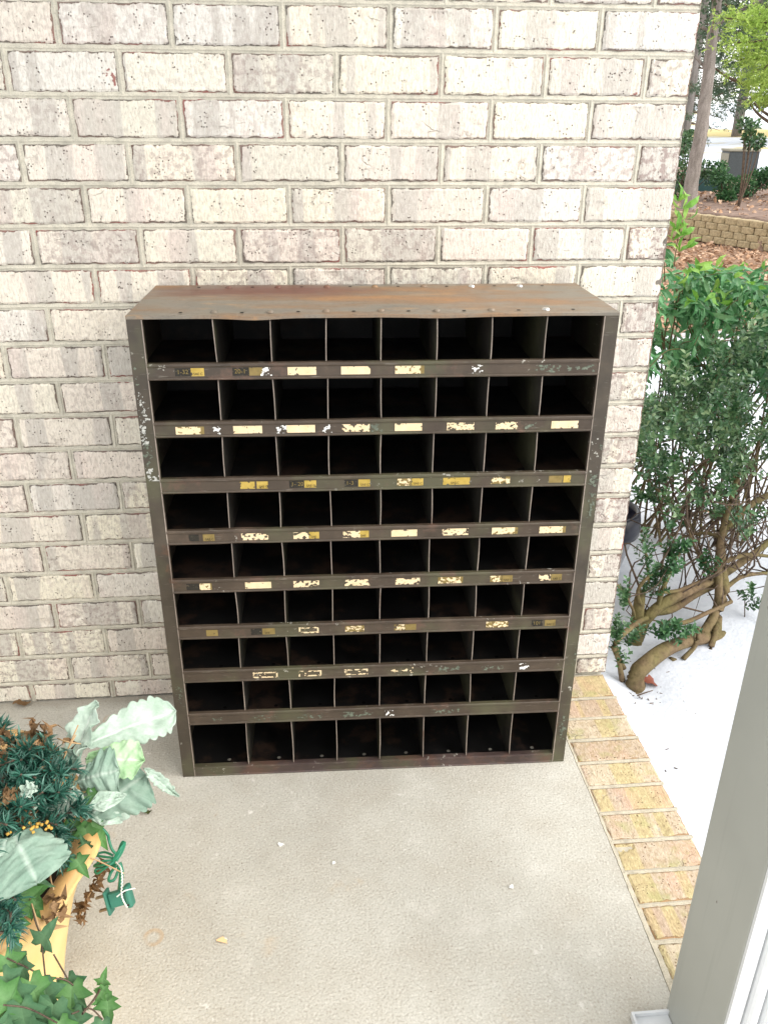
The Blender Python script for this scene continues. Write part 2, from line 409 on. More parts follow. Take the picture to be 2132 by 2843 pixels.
M_bin = simple('dark_green_plastic', (.012,.045,.045), .5, .15)
M_nav = simple('dark_blue_glaze', (.012,.014,.03), .3, .2, 20, 0, .5)
M_zinc = simple('grey_ribbed_metal', (.30,.31,.34), .5, .2, 30)

# ================================================================== the brick wall
L = .2032; H = .07896; Z0 = 1.555
ROWX = {1:[-1.222,-1.017,-.811,-.610,-.408,-.203],2:[-1.324,-1.118,-.916,-.713,-.509,-.304,-.102],
 3:[-1.218,-1.013,-.812,-.613,-.408,-.206],4:[-1.324,-1.119,-.910,-.705,-.504,-.302,-.098],
 5:[-1.214,-1.013,-.812,-.611,-.408,-.203],6:[-1.325,-1.116,-.918,-.706,-.505,-.307,-.102],
 7:[-1.216,-1.018,-.816,-.611,-.402,-.198],8:[-1.322,-1.12,-.915,-.71,-.506,-.304,-.094],9:[-1.425,-1.218],10:[-1.326],11:[-1.428,-1.222],
 12:[-1.323],13:[-1.432,-1.226],14:[-1.32],15:[-1.422,-1.218],16:[-1.52,-1.317],17:[-1.422,-1.22],18:[-1.52,-1.312],19:[-1.411,-1.213],20:[-1.516,-1.316]}
CORN = -.0085
def row_joints(r, xmin):
    xs = sorted(ROWX.get(r, []))
    if not xs: xs = [(-.2032 if r % 2 else -.1016) + random.uniform(-.003, .003)]
    while xs[0] > xmin: xs.insert(0, xs[0] - L + random.uniform(-.003, .003))
    while xs[-1] < -.21 - .0: xs.append(xs[-1] + L)
    if r % 2 == 0 and xs[-1] < -.15: xs.append(-.1016)
    return xs
def vn(x, y, s=0.0): return mnoise.noise(Vector((x, y, s)))
def brick(mb, o, U, W, N, w, h, seed, dark, fine=True):
    """one brick face: origin o (lower-left on wall plane), U along, W up, N outward"""
    nu, nv = (30, 13) if fine else (10, 5)
    nu = max(5, int(nu * w / .19))
    us = np.linspace(0, 1, nu + 1); vs = np.linspace(0, 1, nv + 1)
    P = np.zeros((nu + 1, nv + 1, 3)); E = np.zeros((nu + 1, nv + 1))
    rot = random.uniform(-.004, .004); bow = random.uniform(-.0008, .0008)
    proud = random.uniform(-.0007, .0011)
    for i, u in enumerate(us):
        for j, v in enumerate(vs):
            a, b = u * w, v * h
            dl, dr, db, dt = a, w - a, b, h - b
            m = min(dl, dr, db, dt)
            rg = lambda k, s: .0014 + .0022 * max(-.4, vn(k * 70, seed * 3.7, s)) + .0016 * vn(k * 190, seed * 1.3, s + 5)
            a2 = a + (rg(b, 1) * max(0, 1 - dl / .012) - rg(b, 2) * max(0, 1 - dr / .012))
            b2 = b + (rg(a, 3) * max(0, 1 - db / .010) - rg(a, 4) * max(0, 1 - dt / .010)) + rot * (a - w / 2) + bow * math.sin(math.pi * u)
            rr = .0020; dep = -.6 * (rr - math.sqrt(max(0, rr * rr - max(0, rr - m) ** 2))) if m < rr else 0
            dep += .0009 * vn(a * 22 + seed * 9, b * 30, 3) + .00035 * vn(a * 130 + seed, b * 60, 9)
            if m < 1e-9: dep -= .0012
            g = vn(a * 16 + seed * 5.1, b * 26 + seed, 12)
            if g > .48: dep -= min(.0025, (g - .48) * .02)
            P[i, j] = o + U * a2 + W * b2 + N * (dep + proud)
            E[i, j] = max(0, 1 - m / .008)
    r = random.random()
    fl = np.dot(np.cross(U, W), N) < 0
    mb.grid(P, flip=fl, rnd=r, edge=E, dark=dark, uu=np.repeat(us[:, None], nv + 1, 1))
    # sides running back into the joint
    for ring in (P[:, 0], P[::-1, -1], P[-1, :], P[::-1][-1, ::-1]):
        back = ring - N * .012
        mb.grid(np.stack([ring, back], 1), flip=fl, rnd=r, edge=1.0, dark=dark, uu=0)
def joint_strip(mb, a, b, Wd, N, half, seed):
    """tooled joint between points a and b: recessed band with a narrow bead groove"""
    n = max(2, int(np.linalg.norm(b - a) / .008)); prof = [(-1, -.0036), (-.66, -.0032), (-.42, -.0030), (-.28, -.0018), (-.05, -.0011), (.18, -.0016), (.34, -.0028), (.64, -.0031), (1, -.0036)]
    P = np.zeros((n + 1, len(prof), 3))
    for i in range(n + 1):
        t = i / n; c = a + (b - a) * t; k = np.linalg.norm(b - a) * t
        sh = .0011 * vn(k * 11, seed, 2) + .0005 * vn(k * 45, seed, 7); dd = .0005 * vn(k * 70, seed, 4)
        for j, (p, d) in enumerate(prof):
            P[i, j] = c + Wd * (p * half + (sh if abs(p) < .9 else 0)) + N * (d + dd)
    mb.grid(P, flip=np.dot(np.cross(unit(b - a), Wd), N) < 0)

def wall_section(bm, jm, org, U, N, ulen, parity_shift, rows, joints_of, fine_fn, dark_fn):
    W = np.array([0, 0, 1.]); J = .0098
    for r in rows:
        zt = Z0 - H * (r - 1) ; zb = Z0 - H * r
        if zb < 0.0: zb = 0.0
        zj = zb + (J / 2 if zb > 0 else .001); zh = zt - J / 2
        if zh - zj < .006: continue
        js = joints_of(r)
        edges = js + [ulen]
        for k in range(len(edges) - 1):
            a = edges[k] + (J / 2 if k > 0 or edges[0] != 0 else 0)
            b = edges[k + 1] - (J / 2 if k < len(edges) - 2 else 0)
            if b - a < .01: continue
            brick(bm, org + U * a + W * zj, U, W, N, b - a, zh - zj, random.random() * 50, dark_fn(r, k, len(edges)), fine_fn(r, a))
            if k > 0: joint_strip(jm, org + U * edges[k] + W * (zb - .001), org + U * edges[k] + W * (zt + .001) , U, N, J / 2 + .0022, random.random() * 40)
        joint_strip(jm, org + U * edges[0] + W * zt, org + U * (ulen - .001) + W * zt, W, N, J / 2 + .0022, random.random() * 40)

wall = empty('brick_wall', (0, 0, 0))
tag(wall, 'whitewashed brick wall with grey mortar behind the metal bin shelf', 'wall')
bm, jm = MB(), MB()
XMIN = -2.6
ux = np.array([1., 0, 0]); nx = np.array([0, -1., 0])
def darkf(r, k, n):
    if k == n - 2 and r in (2, 4, 6, 8, 10, 12, 14, 16, 18, 20):
        return {4: .95, 6: 1.0, 12: .8, 14: .95, 8: .75, 10: .8, 2: .55, 16: .8, 18: .7, 20: .9}[r]
    return random.choice([0, .05, .1, .1, .2, .3, .55])
wall_section(bm, jm, np.array([0., 0, 0]), ux, nx, CORN, 0, range(-12, 21), lambda r: row_joints(r, XMIN),
             lambda r, a: a > -1.75 and r >= -1, darkf)
# return of the corner, running back along the side of the house
uy = np.array([0, 1., 0]); ny = np.array([1., 0, 0])
def ret_joints(r):
    s = .098 if r % 2 else .19
    return [0.0] + [s + L * k for k in range(8)]
wall_section(bm, jm, np.array([CORN, 0., 0]), uy, ny, 1.6, 0, range(-12, 21), ret_joints, lambda r, a: False, lambda r, k, n: random.choice([0, .1, .5]))
bm.build('brick_face', M_brick, wall)
jm.build('mortar', M_mortar, wall)
core = MB(); core.box((-3.2, .0085, -.25), (CORN - .0085, 1.6, 2.58)); core.box((-3.2, .05, -.25), (CORN - .05, 9.0, 2.55))
core.build('wall_core', M_mortar, wall)

ceil = MB(); ceil.box((-2.6, -2.0, 2.582), (.12, 1.6, 2.70)); tag(ceil.build('unseen_porch_ceiling', simple('unseen_ceiling_board', (.72,.72,.69), .8, .04, 8)), kind='structure')  # out-of-view ceiling, added and sized to block light from above
# ================================================================== slab and brick edging
def slab():
    mb = MB(); xs = np.concatenate([np.linspace(-3.2, -.4, 30), np.linspace(-.38, -.19, 12)])
    ys = np.linspace(.0, -3.2, 260)
    P = np.zeros((len(ys), len(xs) + 1, 3))
    for j, y in enumerate(ys):
        k = min(1, max(0, (-y - .45) / .6))
        xe = -.1925 - .010 * k + .0016 * vn(y * 22, 3) + .0009 * vn(y * 80, 1)
        for i, x in enumerate(xs):
            xx = x if x < -.39 else -.38 + (x + .38) * (xe + .38) / .19
            P[j, i] = (xx, y, .0006 * vn(xx * 6, y * 6, 2))
        P[j, -1] = (xe, y, -.05)
    mb.grid(P, flip=False)
    return mb.build('porch_floor', M_conc)
tag(slab(), kind='structure')
def dust(n):
    return None

edging = empty('brick_edging', (-.102, -1.2, 0))
tag(edging, 'row of tan mossy bricks laid across the edge of the porch floor beside the snow', 'brick edging')
bm, jm = MB(), MB()
off = np.array([-.102, -1.2, 0])
P_ = .0783; y0e = -.0238
XL, XR = -.188, -.014
n_ed = 34
for n in range(n_ed):
    ya = y0e - P_ * n if n else -.001; yb = y0e - P_ * (n + 1)
    w = XR - XL + random.uniform(-.003, .003)
    o = np.array([XL + random.uniform(-.002, .002), yb + .003, -.0005]) - off
    brick(bm, o, ux, uy, np.array([0, 0, 1.]), w, ya - yb - .0062, random.random() * 60, random.choice([.1, .3, .5]), True)
    joint_strip(jm, np.array([XL - .001, yb, .001]) - off, np.array([XR + .001, yb, .001]) - off, uy, np.array([0, 0, 1.]), .0052, random.random() * 30)
bm.build('brick_face', M_brick2, edging)
# mortar bed and outer side of the footing
jm.box(np.array([XL - .001, -2.76, -.12]) - off, np.array([XR - .003, -.001, -.0035]) - off)
ys = np.linspace(-.001, -2.76, 300); P = np.zeros((300, 3, 3))
for j, y in enumerate(ys):
    k = min(1, max(0, (-y - .45) / .6))
    xe = -.1925 - .010 * k + .0016 * vn(y * 22, 3) + .0009 * vn(y * 80, 1) + .0012 + .0008 * max(0, vn(y * 9, 12))
    P[j] = np.array([(xe, y, -.04), (xe + .0003, y, -.0008), (XL + .002 + .002 * vn(y * 40, 6), y, -.0020)]) - off
jm.grid(P, flip=True)
jm.build('mortar', M_mortar2, edging)

# ================================================================== the metal shelf
BX, BY, BZ, BA = -1.09975, -.30614, 0.0, -.02549
SW, SH, SD = .8795, 1.046, .2934
shelf = empty('metal_bin_shelf', (BX, BY, BZ), BA)
tag(shelf, 'worn brown steel bin shelf of nine rows of open pigeonholes against the brick wall', 'shelf')
T = .0012
def sub(name, mb, mat, **k): return mb.build(name, mat, shelf, **k)
# local frame: x across, y back, z up; front face at y=0
b = MB()     # top panel with a dented, folded front edge
xs = np.linspace(0, SW, 60); ys = np.linspace(0, SD, 14)
def topz(x, y): 
    d = -.0032 * math.exp(-((x - .225) / .045) ** 2) * math.exp(-y / .02) - .0022 * math.exp(-((x - .56) / .07) ** 2) * math.exp(-y / .025)
    return SH + d + .0007 * vn(x * 7, y * 7, 1)
b.grid([[(x, y, topz(x, y)) for y in ys] for x in xs])
b.grid([[(x, -.0012, topz(x, 0) - .001), (x, 0.0, topz(x, 0))] for x in xs])
b.grid([[(x, -.0012, topz(x, 0) - .006), (x, -.0012, topz(x, 0) - .001)] for x in xs])
b.grid([[(x, y, topz(x, y) - .006) for y in (0.0, SD)] for x in xs], flip=True)
sub('top_panel', b, M_top, smooth=False)
for side in (0, 1):
    b = MB(); x0 = 0 if side == 0 else SW - T
    b.box((x0, .0, 0), (x0 + T, SD, SH - .0065))
    sub('side_panel', b, M_steel)
    b = MB()     # front flange (folded post)
    f0, f1 = (0.0003, .0272) if side == 0 else (.8525, SW - .0003)
    zs = np.linspace(0, SH - .006, 60)
    cols = np.linspace(f0, f1, 5)
    b.grid([[(x, -.0016 + .0006 * vn(z * 6, x * 20, side), z) for x in cols] for z in zs], flip=True)
    xi = f1 if side == 0 else f0
    b.grid([[(xi, -.0016, z), (xi, .012, z)] for z in zs], flip=(side == 0))
    b.grid([[(f0 if side == 0 else f1, -.0016, z), (f0 if side == 0 else f1, .0, z)] for z in zs], flip=(side == 1))
    fl = sub('front_flange', b, M_steel)
    b = MB(); b.box((xi - .0009, -.0026, .002), (xi + .0009, -.0010, SH - .007)); b.build('worn_edge', M_divedge, fl)
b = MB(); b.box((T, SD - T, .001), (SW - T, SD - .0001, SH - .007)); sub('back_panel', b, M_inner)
RT = [.961, .850, .737, .626, .5148, .4028, .292, .1775]      # rail tops
RH = .031
boards = [t_ - RH + .003 for t_ in RT] + [.004]
DX = [.1500, .2500, .3495, .4482, .5492, .6490, .7497]
for k, zb in enumerate(boards):
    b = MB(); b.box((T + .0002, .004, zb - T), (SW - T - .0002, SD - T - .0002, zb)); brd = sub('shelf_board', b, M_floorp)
    if k >= 6:      # punched holes showing in the lower boards
        for x in [.085] + [d + .05 for d in DX]:
            th = np.linspace(0, 2*math.pi, 15)[:-1]; cx, cy = x + .015, .052 if k < 8 else .045
            hb = MB(); hb.add([(cx + .0042*math.cos(q), cy + .0042*math.sin(q), zb + .0006) for q in th], [tuple(range(14))])
            hb.build('punched_hole', M_hole if k < 8 else M_conc, brd)
# cell dividers: 9 rows x 7, each slightly bent
tops = [SH - .0075] + [z_ - T - .0003 for z_ in boards[:-1]]
for r in range(9):
    zlo, zhi = boards[r] + .0002, tops[r]
    for c in range(7):
        x0 = DX[c] + random.uniform(-.0012, .0012); tl = random.uniform(-.0022, .0022); bw = random.uniform(-.0016, .0016)
        if r == 0 and c == 0: tl = -.004
        zs = np.linspace(zlo, zhi, 9); ys = [.0055, .02, .10, SD - T - .001]
        xf = lambda z, y: x0 + (tl * ((z - zlo) / (zhi - zlo) - .5) + bw * math.sin((z - zlo) / (zhi - zlo) * math.pi)) * max(0, 1 - y / .12)
        b = MB()
        b.grid([[(xf(z, y) - .0006, y, z) for y in ys] for z in zs]); b.grid([[(xf(z, y) + .0006, y, z) for y in ys] for z in zs], flip=True)
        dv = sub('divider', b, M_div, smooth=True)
        b = MB(); b.tube([(xf(z, .005), .0048, z) for z in zs], .0011, 6); b.build('rolled_edge', M_divedge, dv, smooth=True)
# label rails
prof = [(.006, .0), (-.0012, .0), (-.0030, .0006), (-.0034, .0026), (-.0026, .0046), (-.0014, .0052), (-.0012, .0232), (-.0026, .0240), (-.0036, .0262), (-.0034, .0296), (-.0022, .0310), (.006, .0312)]
rails = []
for k, zt in enumerate(RT):
    b = MB(); xs = np.linspace(.0276, .8521, 70); sg = random.uniform(-.001, .001)
    zz = lambda x: zt - RH + sg + .0007 * vn(x * 5, k * 3.1, 5) + (.0012 * math.exp(-((x - .17) / .03) ** 2) if k == 3 else 0)
    b.grid([[(x, p + .0003 * vn(x * 12, k, 1), zz(x) + q) for (p, q) in prof] for x in xs], flip=True)
    b.add([(xs[0], p, zz(xs[0]) + q) for p, q in prof], [tuple(range(len(prof)))]); b.add([(xs[-1], p, zz(xs[-1]) + q) for p, q in prof], [tuple(range(len(prof)))[::-1]])
    rails.append((sub('label_rail', b, M_rail), zt - RH))
b = MB(); xs = np.linspace(.0276, .8521, 50)
pb = [(.008, .0), (-.0022, .0), (-.0030, .002), (-.0012, .0042), (-.0012, .0200), (-.0028, .0215), (-.0028, .0245), (.0, .0256), (.012, .0256)]
b.grid([[(x, p, q + .0005 * vn(x * 5, 2)) for p, q in pb] for x in xs], flip=True); sub('bottom_rail', b, steel('base_rail_steel', (.062,.042,.038), (.10,.055,.04), .5, .4))
# labels: torn paper built as a ragged sheet just proud of the rail
PXL = lambda px, row: None
def fplane(px, py):      # photo pixel -> local (x, z) on the shelf front
    ax = np.array([math.cos(BA), math.sin(BA), 0]); nn = np.array([-math.sin(BA), math.cos(BA), 0]); B0 = np.array([BX, BY, BZ])
    d = FWD + RIGHT * (px - 1066) / FPX - UP * (py - 1421.5) / FPX
    Pt = CAM + d * (((B0 - CAM) @ nn) / (d @ nn)) - B0
    return Pt @ ax, Pt[2]
def patch(name, x0, x1, z0, z1, amt, mat, parent, seed, lift=.0018, outline=False, cell=.0011):
    nx_, nz_ = max(3, int((x1 - x0) / cell)), max(3, int((z1 - z0) / cell)); V = {}; b = MB(); vs = []; fs = []
    def vid(i, j):
        if (i, j) not in V:
            V[(i, j)] = len(vs); vs.append((x0 + (x1 - x0) * i / nx_, -lift, z0 + (z1 - z0) * j / nz_))
        return V[(i, j)]
    for i in range(nx_):
        for j in range(nz_):
            x, z = i / nx_, j / nz_
            e = min(i, nx_ - 1 - i) * .8, min(j, nz_ - 1 - j)
            n = .5 + .5 * mnoise.noise(Vector((i * .16 + seed * 7, j * .22, seed))) + .22 * mnoise.noise(Vector((i * .5 + seed, j * .6, seed * 3)))
            ed = min(e) / 4.0
            keep = n + min(.35, ed * .12) > amt
            if outline: keep = (ed < .55 and n > .42) or n > .80
            if keep: fs.append((vid(i, j), vid(i + 1, j), vid(i + 1, j + 1), vid(i, j + 1)))
    if not fs: return None
    b.add(vs, fs); return b.build(name, mat, parent)
TXT = {}
def lettering(body, x, z, h, parent, mat, lift=.0024):
    cu = bpy.data.curves.new('t', 'FONT'); cu.body = body; cu.size = h * 1.35; cu.align_x = 'LEFT'
    tmp = bpy.data.objects.new('t', cu); scene.collection.objects.link(tmp)
    bpy.context.view_layer.update()
    me = bpy.data.meshes.new_from_object(tmp.evaluated_get(bpy.context.evaluated_depsgraph_get()))
    bpy.data.objects.remove(tmp); me.name = 'lettering'; me.materials.clear(); me.materials.append(mat)
    o = bpy.data.objects.new('lettering', me); scene.collection.objects.link(o); o.parent = parent
    o.rotation_euler = (math.pi / 2, 0, 0); o.location = (x, -lift, z); return o
def Z3(x): return 340 + x * .4581
def Z4(x): return 1060 + x * .4581
# rail, x-pixel pair (photo), kind
LB = [
 (0, Z3(320), Z3(415), 'black', '1-32'), (0, Z3(417), Z3(497), 'gold', 'SAE C'), (0, Z3(668), Z3(768), 'black', '20-1'), (0, Z3(770), Z3(850), 'dull', ''), (0, Z3(1002), Z3(1175), 'cream', ''), (0, Z3(1325), Z3(1502), 'cream', ''), (0, Z4(80), Z4(256), 'creamg', ''), (0, Z4(900), Z4(1290), 'scr', ''),
 (1, Z3(325), Z3(497), 'creamg', ''), (1, Z3(673), Z3(848), 'cream', ''), (1, Z3(997), Z3(1168), 'cream', ''), (1, Z3(1332), Z3(1498), 'creamt', ''), (1, Z4(78), Z4(243), 'cream', ''), (1, Z4(393), Z4(558), 'creamt', ''), (1, Z4(688), Z4(822), 'creamt', ''), (1, Z4(1025), Z4(1188), 'cream', ''),
 (2, Z3(715), Z3(803), 'gold', ''), (2, Z3(815), Z3(883), 'gold', 'SAE C'), (2, Z3(1012), Z3(1100), 'black', '1- 20'), (2, Z3(1103), Z3(1175), 'gold', 'SAE C'), (2, Z3(1345), Z3(1425), 'black', '1-3'), (2, Z3(1430), Z3(1500), 'gold', 'SAE C'), (2, Z4(92), Z4(178), 'rag', ''), (2, Z4(180), Z4(250), 'gold', 'SAE C'), (2, Z4(370), Z4(532), 'gold', '   SAE C'), (2, Z4(660), Z4(775), 'rag', ''), (2, Z4(1010), Z4(1092), 'dull', ''), (2, Z4(1098), Z4(1142), 'gold', ''),
 (3, Z3(405), Z3(465), 'black', ''), (3, Z3(490), Z3(560), 'dull', 'SAE C'), (3, Z3(722), Z3(885), 'creamt', ''), (3, Z3(1037), Z3(1130), 'creamt', ''), (3, Z3(1132), Z3(1193), 'gold', 'SAE'), (3, Z3(1337), Z3(1440), 'creamt', ''), (3, Z3(1432), Z3(1493), 'gold', 'SAE'), (3, Z4(57), Z4(213), 'cream', ''), (3, Z4(365), Z4(523), 'creamt', ''), (3, Z4(665), Z4(822), 'creamg', ''), (3, Z4(952), Z4(1112), 'creamg', ''),
 (4, Z3(390), Z3(467), 'black', ''), (4, Z3(470), Z3(543), 'creamg', ''), (4, Z3(745), Z3(903), 'cream', ''), (4, Z3(1037), Z3(1193), 'creamt', ''), (4, Z3(1347), Z3(1500), 'creamt', ''), (4, Z4(82), Z4(230), 'creamt', ''), (4, Z4(340), Z4(490), 'rag', ''), (4, Z4(655), Z4(725), 'rag', ''), (4, Z4(727), Z4(790), 'dull', 'SAE C'), (4, Z4(950), Z4(1020), 'creamt', ''), (4, Z4(1022), Z4(1088), 'dull', 'SAE C'),
 (5, Z3(510), Z3(580), 'dull', ''), (5, Z3(780), Z3(845), 'black', ''), (5, Z3(850), Z3(925), 'dull', 'SAE'), (5, Z3(1070), Z3(1190), 'line', ''), (5, Z3(1350), Z3(1465), 'rag', ''), (5, Z4(75), Z4(140), 'rag', ''), (5, Z4(140), Z4(207), 'dull', ''), (5, Z4(630), Z4(765), 'rag', ''), (5, Z4(905), Z4(972), 'black', '101'), (5, Z4(985), Z4(1050), 'dull', 'SAE C'),
 (6, Z3(793), Z3(942), 'line', ''), (6, Z3(1068), Z3(1207), 'line', ''), (6, Z3(1345), Z3(1487), 'line', ''), (6, Z4(50), Z4(190), 'rag2', ''), (6, Z4(330), Z4(472), 'scr', ''), (6, Z4(590), Z4(750), 'scr', ''),
 (7, Z3(520), Z3(620), 'scr', ''), (7, Z3(800), Z3(960), 'scr', ''), (7, Z3(1060), Z3(1220), 'scr', ''), (7, Z3(1320), Z3(1520), 'scr', ''), (7, Z4(310), Z4(470), 'scr', ''),
]
py_mid = [1033, 1203, 1355, 1495, 1615, 1755, 1875, 1985]
for q, (k, pa, pb_, kind, txt) in enumerate(LB):
    rl, zb = rails[k]
    # pixel row of this rail at that x
    def solve(px):
        lo, hi = 700, 2300
        for _ in range(30):
            m = (lo + hi) / 2
            if fplane(px, m)[1] > zb + .015: lo = m
            else: hi = m
        return fplane(px, lo)[0]
    xa, xb = solve(pa), solve(pb_); z0, z1 = zb + .0068, zb + .0218; s = q * 1.37
    if kind == 'cream': patch('paper_label', xa, xb, z0, z1, .26, M_cream, rl, s)
    elif kind == 'creamt': patch('paper_label', xa, xb, z0, z1, .47, M_cream, rl, s)
    elif kind == 'creamg':
        patch('foil_label', xa, xb, z0, z1, .25, M_dkgold, rl, s, .0016); patch('paper_label', xa, xb - (xb-xa)*.12, z0, z1, .40, M_cream, rl, s + 3, .0021)
    elif kind in ('gold', 'dull', 'black'):
        m_ = {'gold': M_gold, 'dull': M_dkgold, 'black': M_black}[kind]
        o = patch('foil_label', xa, xb, z0, z1, .22 if kind != 'gold' else .30, m_, rl, s, .0017)
        if o and txt: lettering(txt, xa + (xb - xa) * (.12 if kind == 'black' else .18), z0 + (.0045 if kind == 'black' else .0022), .0085 if kind == 'black' else .0048, o, M_ink if kind != 'black' else M_dkgold)
    elif kind == 'rag':
        patch('foil_label', xa, xb, z0, z1, .38, M_dkgold, rl, s, .0016); patch('paper_label', xa, xb, z0, z1, .62, M_cream, rl, s + 2, .0021)
    elif kind == 'rag2': patch('paper_label', xa, xb, z0, z1, .70, M_cream, rl, s)
    elif kind == 'line': patch('paper_label', xa, xb, z0, z1, .9, M_cream, rl, s, outline=True)
    elif kind == 'scr': patch('scuff_mark', xa, xb, z0 - .001, z1, .72, M_scratch, rl, s, .0017)
# small paint spots on rails and flange
for k, px in ((0, Z3(870)), (0, Z4(580)), (1, Z3(570)), (1, Z3(960)), (1, Z3(1240)), (1, Z3(1540)), (1, Z4(900)), (7, Z4(45)), (6, Z4(860))):
    rl, zb = rails[k]; x = fplane(px, 1033 + k * 140)[0] if False else None
    lo, hi = 700, 2300
    for _ in range(30):
        m = (lo + hi) / 2
        if fplane(px, m)[1] > zb + .015: lo = m
        else: hi = m
    x = fplane(px, lo)[0]
    patch('paint_spot', x - .011, x + .011, zb + .006, zb + .022, .66, M_white if k != 1 or px < 1000 else M_scratch, rl, px * .01, .0019)
for q, (px, py, w, h, am) in enumerate(((398, 1206, .020, .042, .66), (417, 1307, .014, .012, .62), (430, 1326, .024, .012, .55), (388, 1110, .016, .030, .76), (404, 1150, .020, .050, .78), (372, 1045, .018, .05, .76), (500, 1930, .016, .05, .76), (412, 1260, .02, .06, .77))):
    x, z = fplane(px, py); patch('paint_splash', max(.001, x - w/2), min(.0265, x + w/2), z - h/2, z + h/2, am, M_splash if q < 5 else M_scratch, shelf, px * .013 + q, .0030, cell=.0009)
for q, (px, py, w, h, am) in enumerate(((1690, 1130, .018, .05, .75), (1672, 1245, .018, .03, .75), (1648, 1330, .022, .03, .66), (1640, 1400, .018, .06, .75), (1560, 2020, .018, .08, .76), (1600, 1820, .02, .06, .76))):
    x, z = fplane(px, py); patch('paint_splash', max(.8535, x - w/2), min(SW - .001, x + w/2), z - h/2, z + h/2, am, M_scratch, shelf, px * .017 + q, .0030, cell=.0009)
# rivets, holes and bright screws on the top
def rivet(x, y, r, h, mat, name):
    b = MB(); seg = 14; V = [(x, y, topz(x, y) + h)]; f = []
    for i, (rr, hh) in enumerate(((.45, .92), (.8, .6), (1, 0))):
        V += [(x + r*rr*math.cos(2*math.pi*j/seg), y + r*rr*math.sin(2*math.pi*j/seg), topz(x, y) + .0002 + h*hh) for j in range(seg)]
    f = [(0, 1 + j, 1 + (j+1) % seg) for j in range(seg)]
    for i in range(2): f += [(1+i*seg+j, 1+(i+1)*seg+j, 1+(i+1)*seg+(j+1) % seg, 1+i*seg+(j+1) % seg) for j in range(seg)]
    b.add(V, f); return sub(name, b, mat, smooth=True)
for c, x in enumerate(DX):
    rivet(x, .024, .0075, .0045, M_chrome if c == 6 else M_top, 'screw_head' if c == 6 else 'rivet')
    rivet(x + .002, SD - .032, .0075, .0045, M_chrome if c in (5, 6) else M_top, 'screw_head' if c in (5, 6) else 'rivet')
for x in [.092] + [d + .05 for d in DX]:
    for y in (.022, SD - .03):
        b = MB(); th = np.linspace(0, 2*math.pi, 13)[:-1]
        b.add([(x + .0036*math.cos(q), y + .0036*math.sin(q), topz(x, y) + .0009) for q in th], [tuple(range(12))]); sub('rivet_hole', b, M_hole)

# ================================================================== porch post (near right)
post = empty('porch_post', (-.145, -1.005, 0))
tag(post, 'white painted porch post with ribbed moulding at the right edge of the porch', 'post')
ox, oy = -.145, -1.005
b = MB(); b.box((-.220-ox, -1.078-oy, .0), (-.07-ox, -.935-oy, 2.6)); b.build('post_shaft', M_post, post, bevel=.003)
b = MB()
for k, (xa, w, d) in enumerate(((-.2195, .020, .006),)):
    b.box((xa-ox, -1.078-d-oy, .09), (xa+w-ox, -1.0785-oy, 2.6))
for k in range(5):
    cx_ = -.185 + .026*k; pts = [(cx_-ox, -1.080-oy, .09), (cx_-ox, -1.080-oy, 2.6)]
    b.tube(pts, .0115, 16)
b.build('ribbed_moulding', M_postw, post, smooth=False)
b = MB()      # hollow cover at the foot of the post
fx0, fx1, fy0, fy1, fh = -.284-ox, -.235-ox, -1.10-oy, -.942-oy, .014
b.box((fx0, fy0, .001), (fx0+.004, fy1, fh)); b.box((fx0+.0042, fy1-.004, .001), (fx1+.02, fy1, fh)); b.box((fx0+.0042, fy0, .001), (fx1+.02, fy0+.004, fh))
b.box((fx0+.0042, fy0+.0042, .001), (fx1+.014, fy1-.0042, .006)); b.build('foot_bracket', M_postw, post)

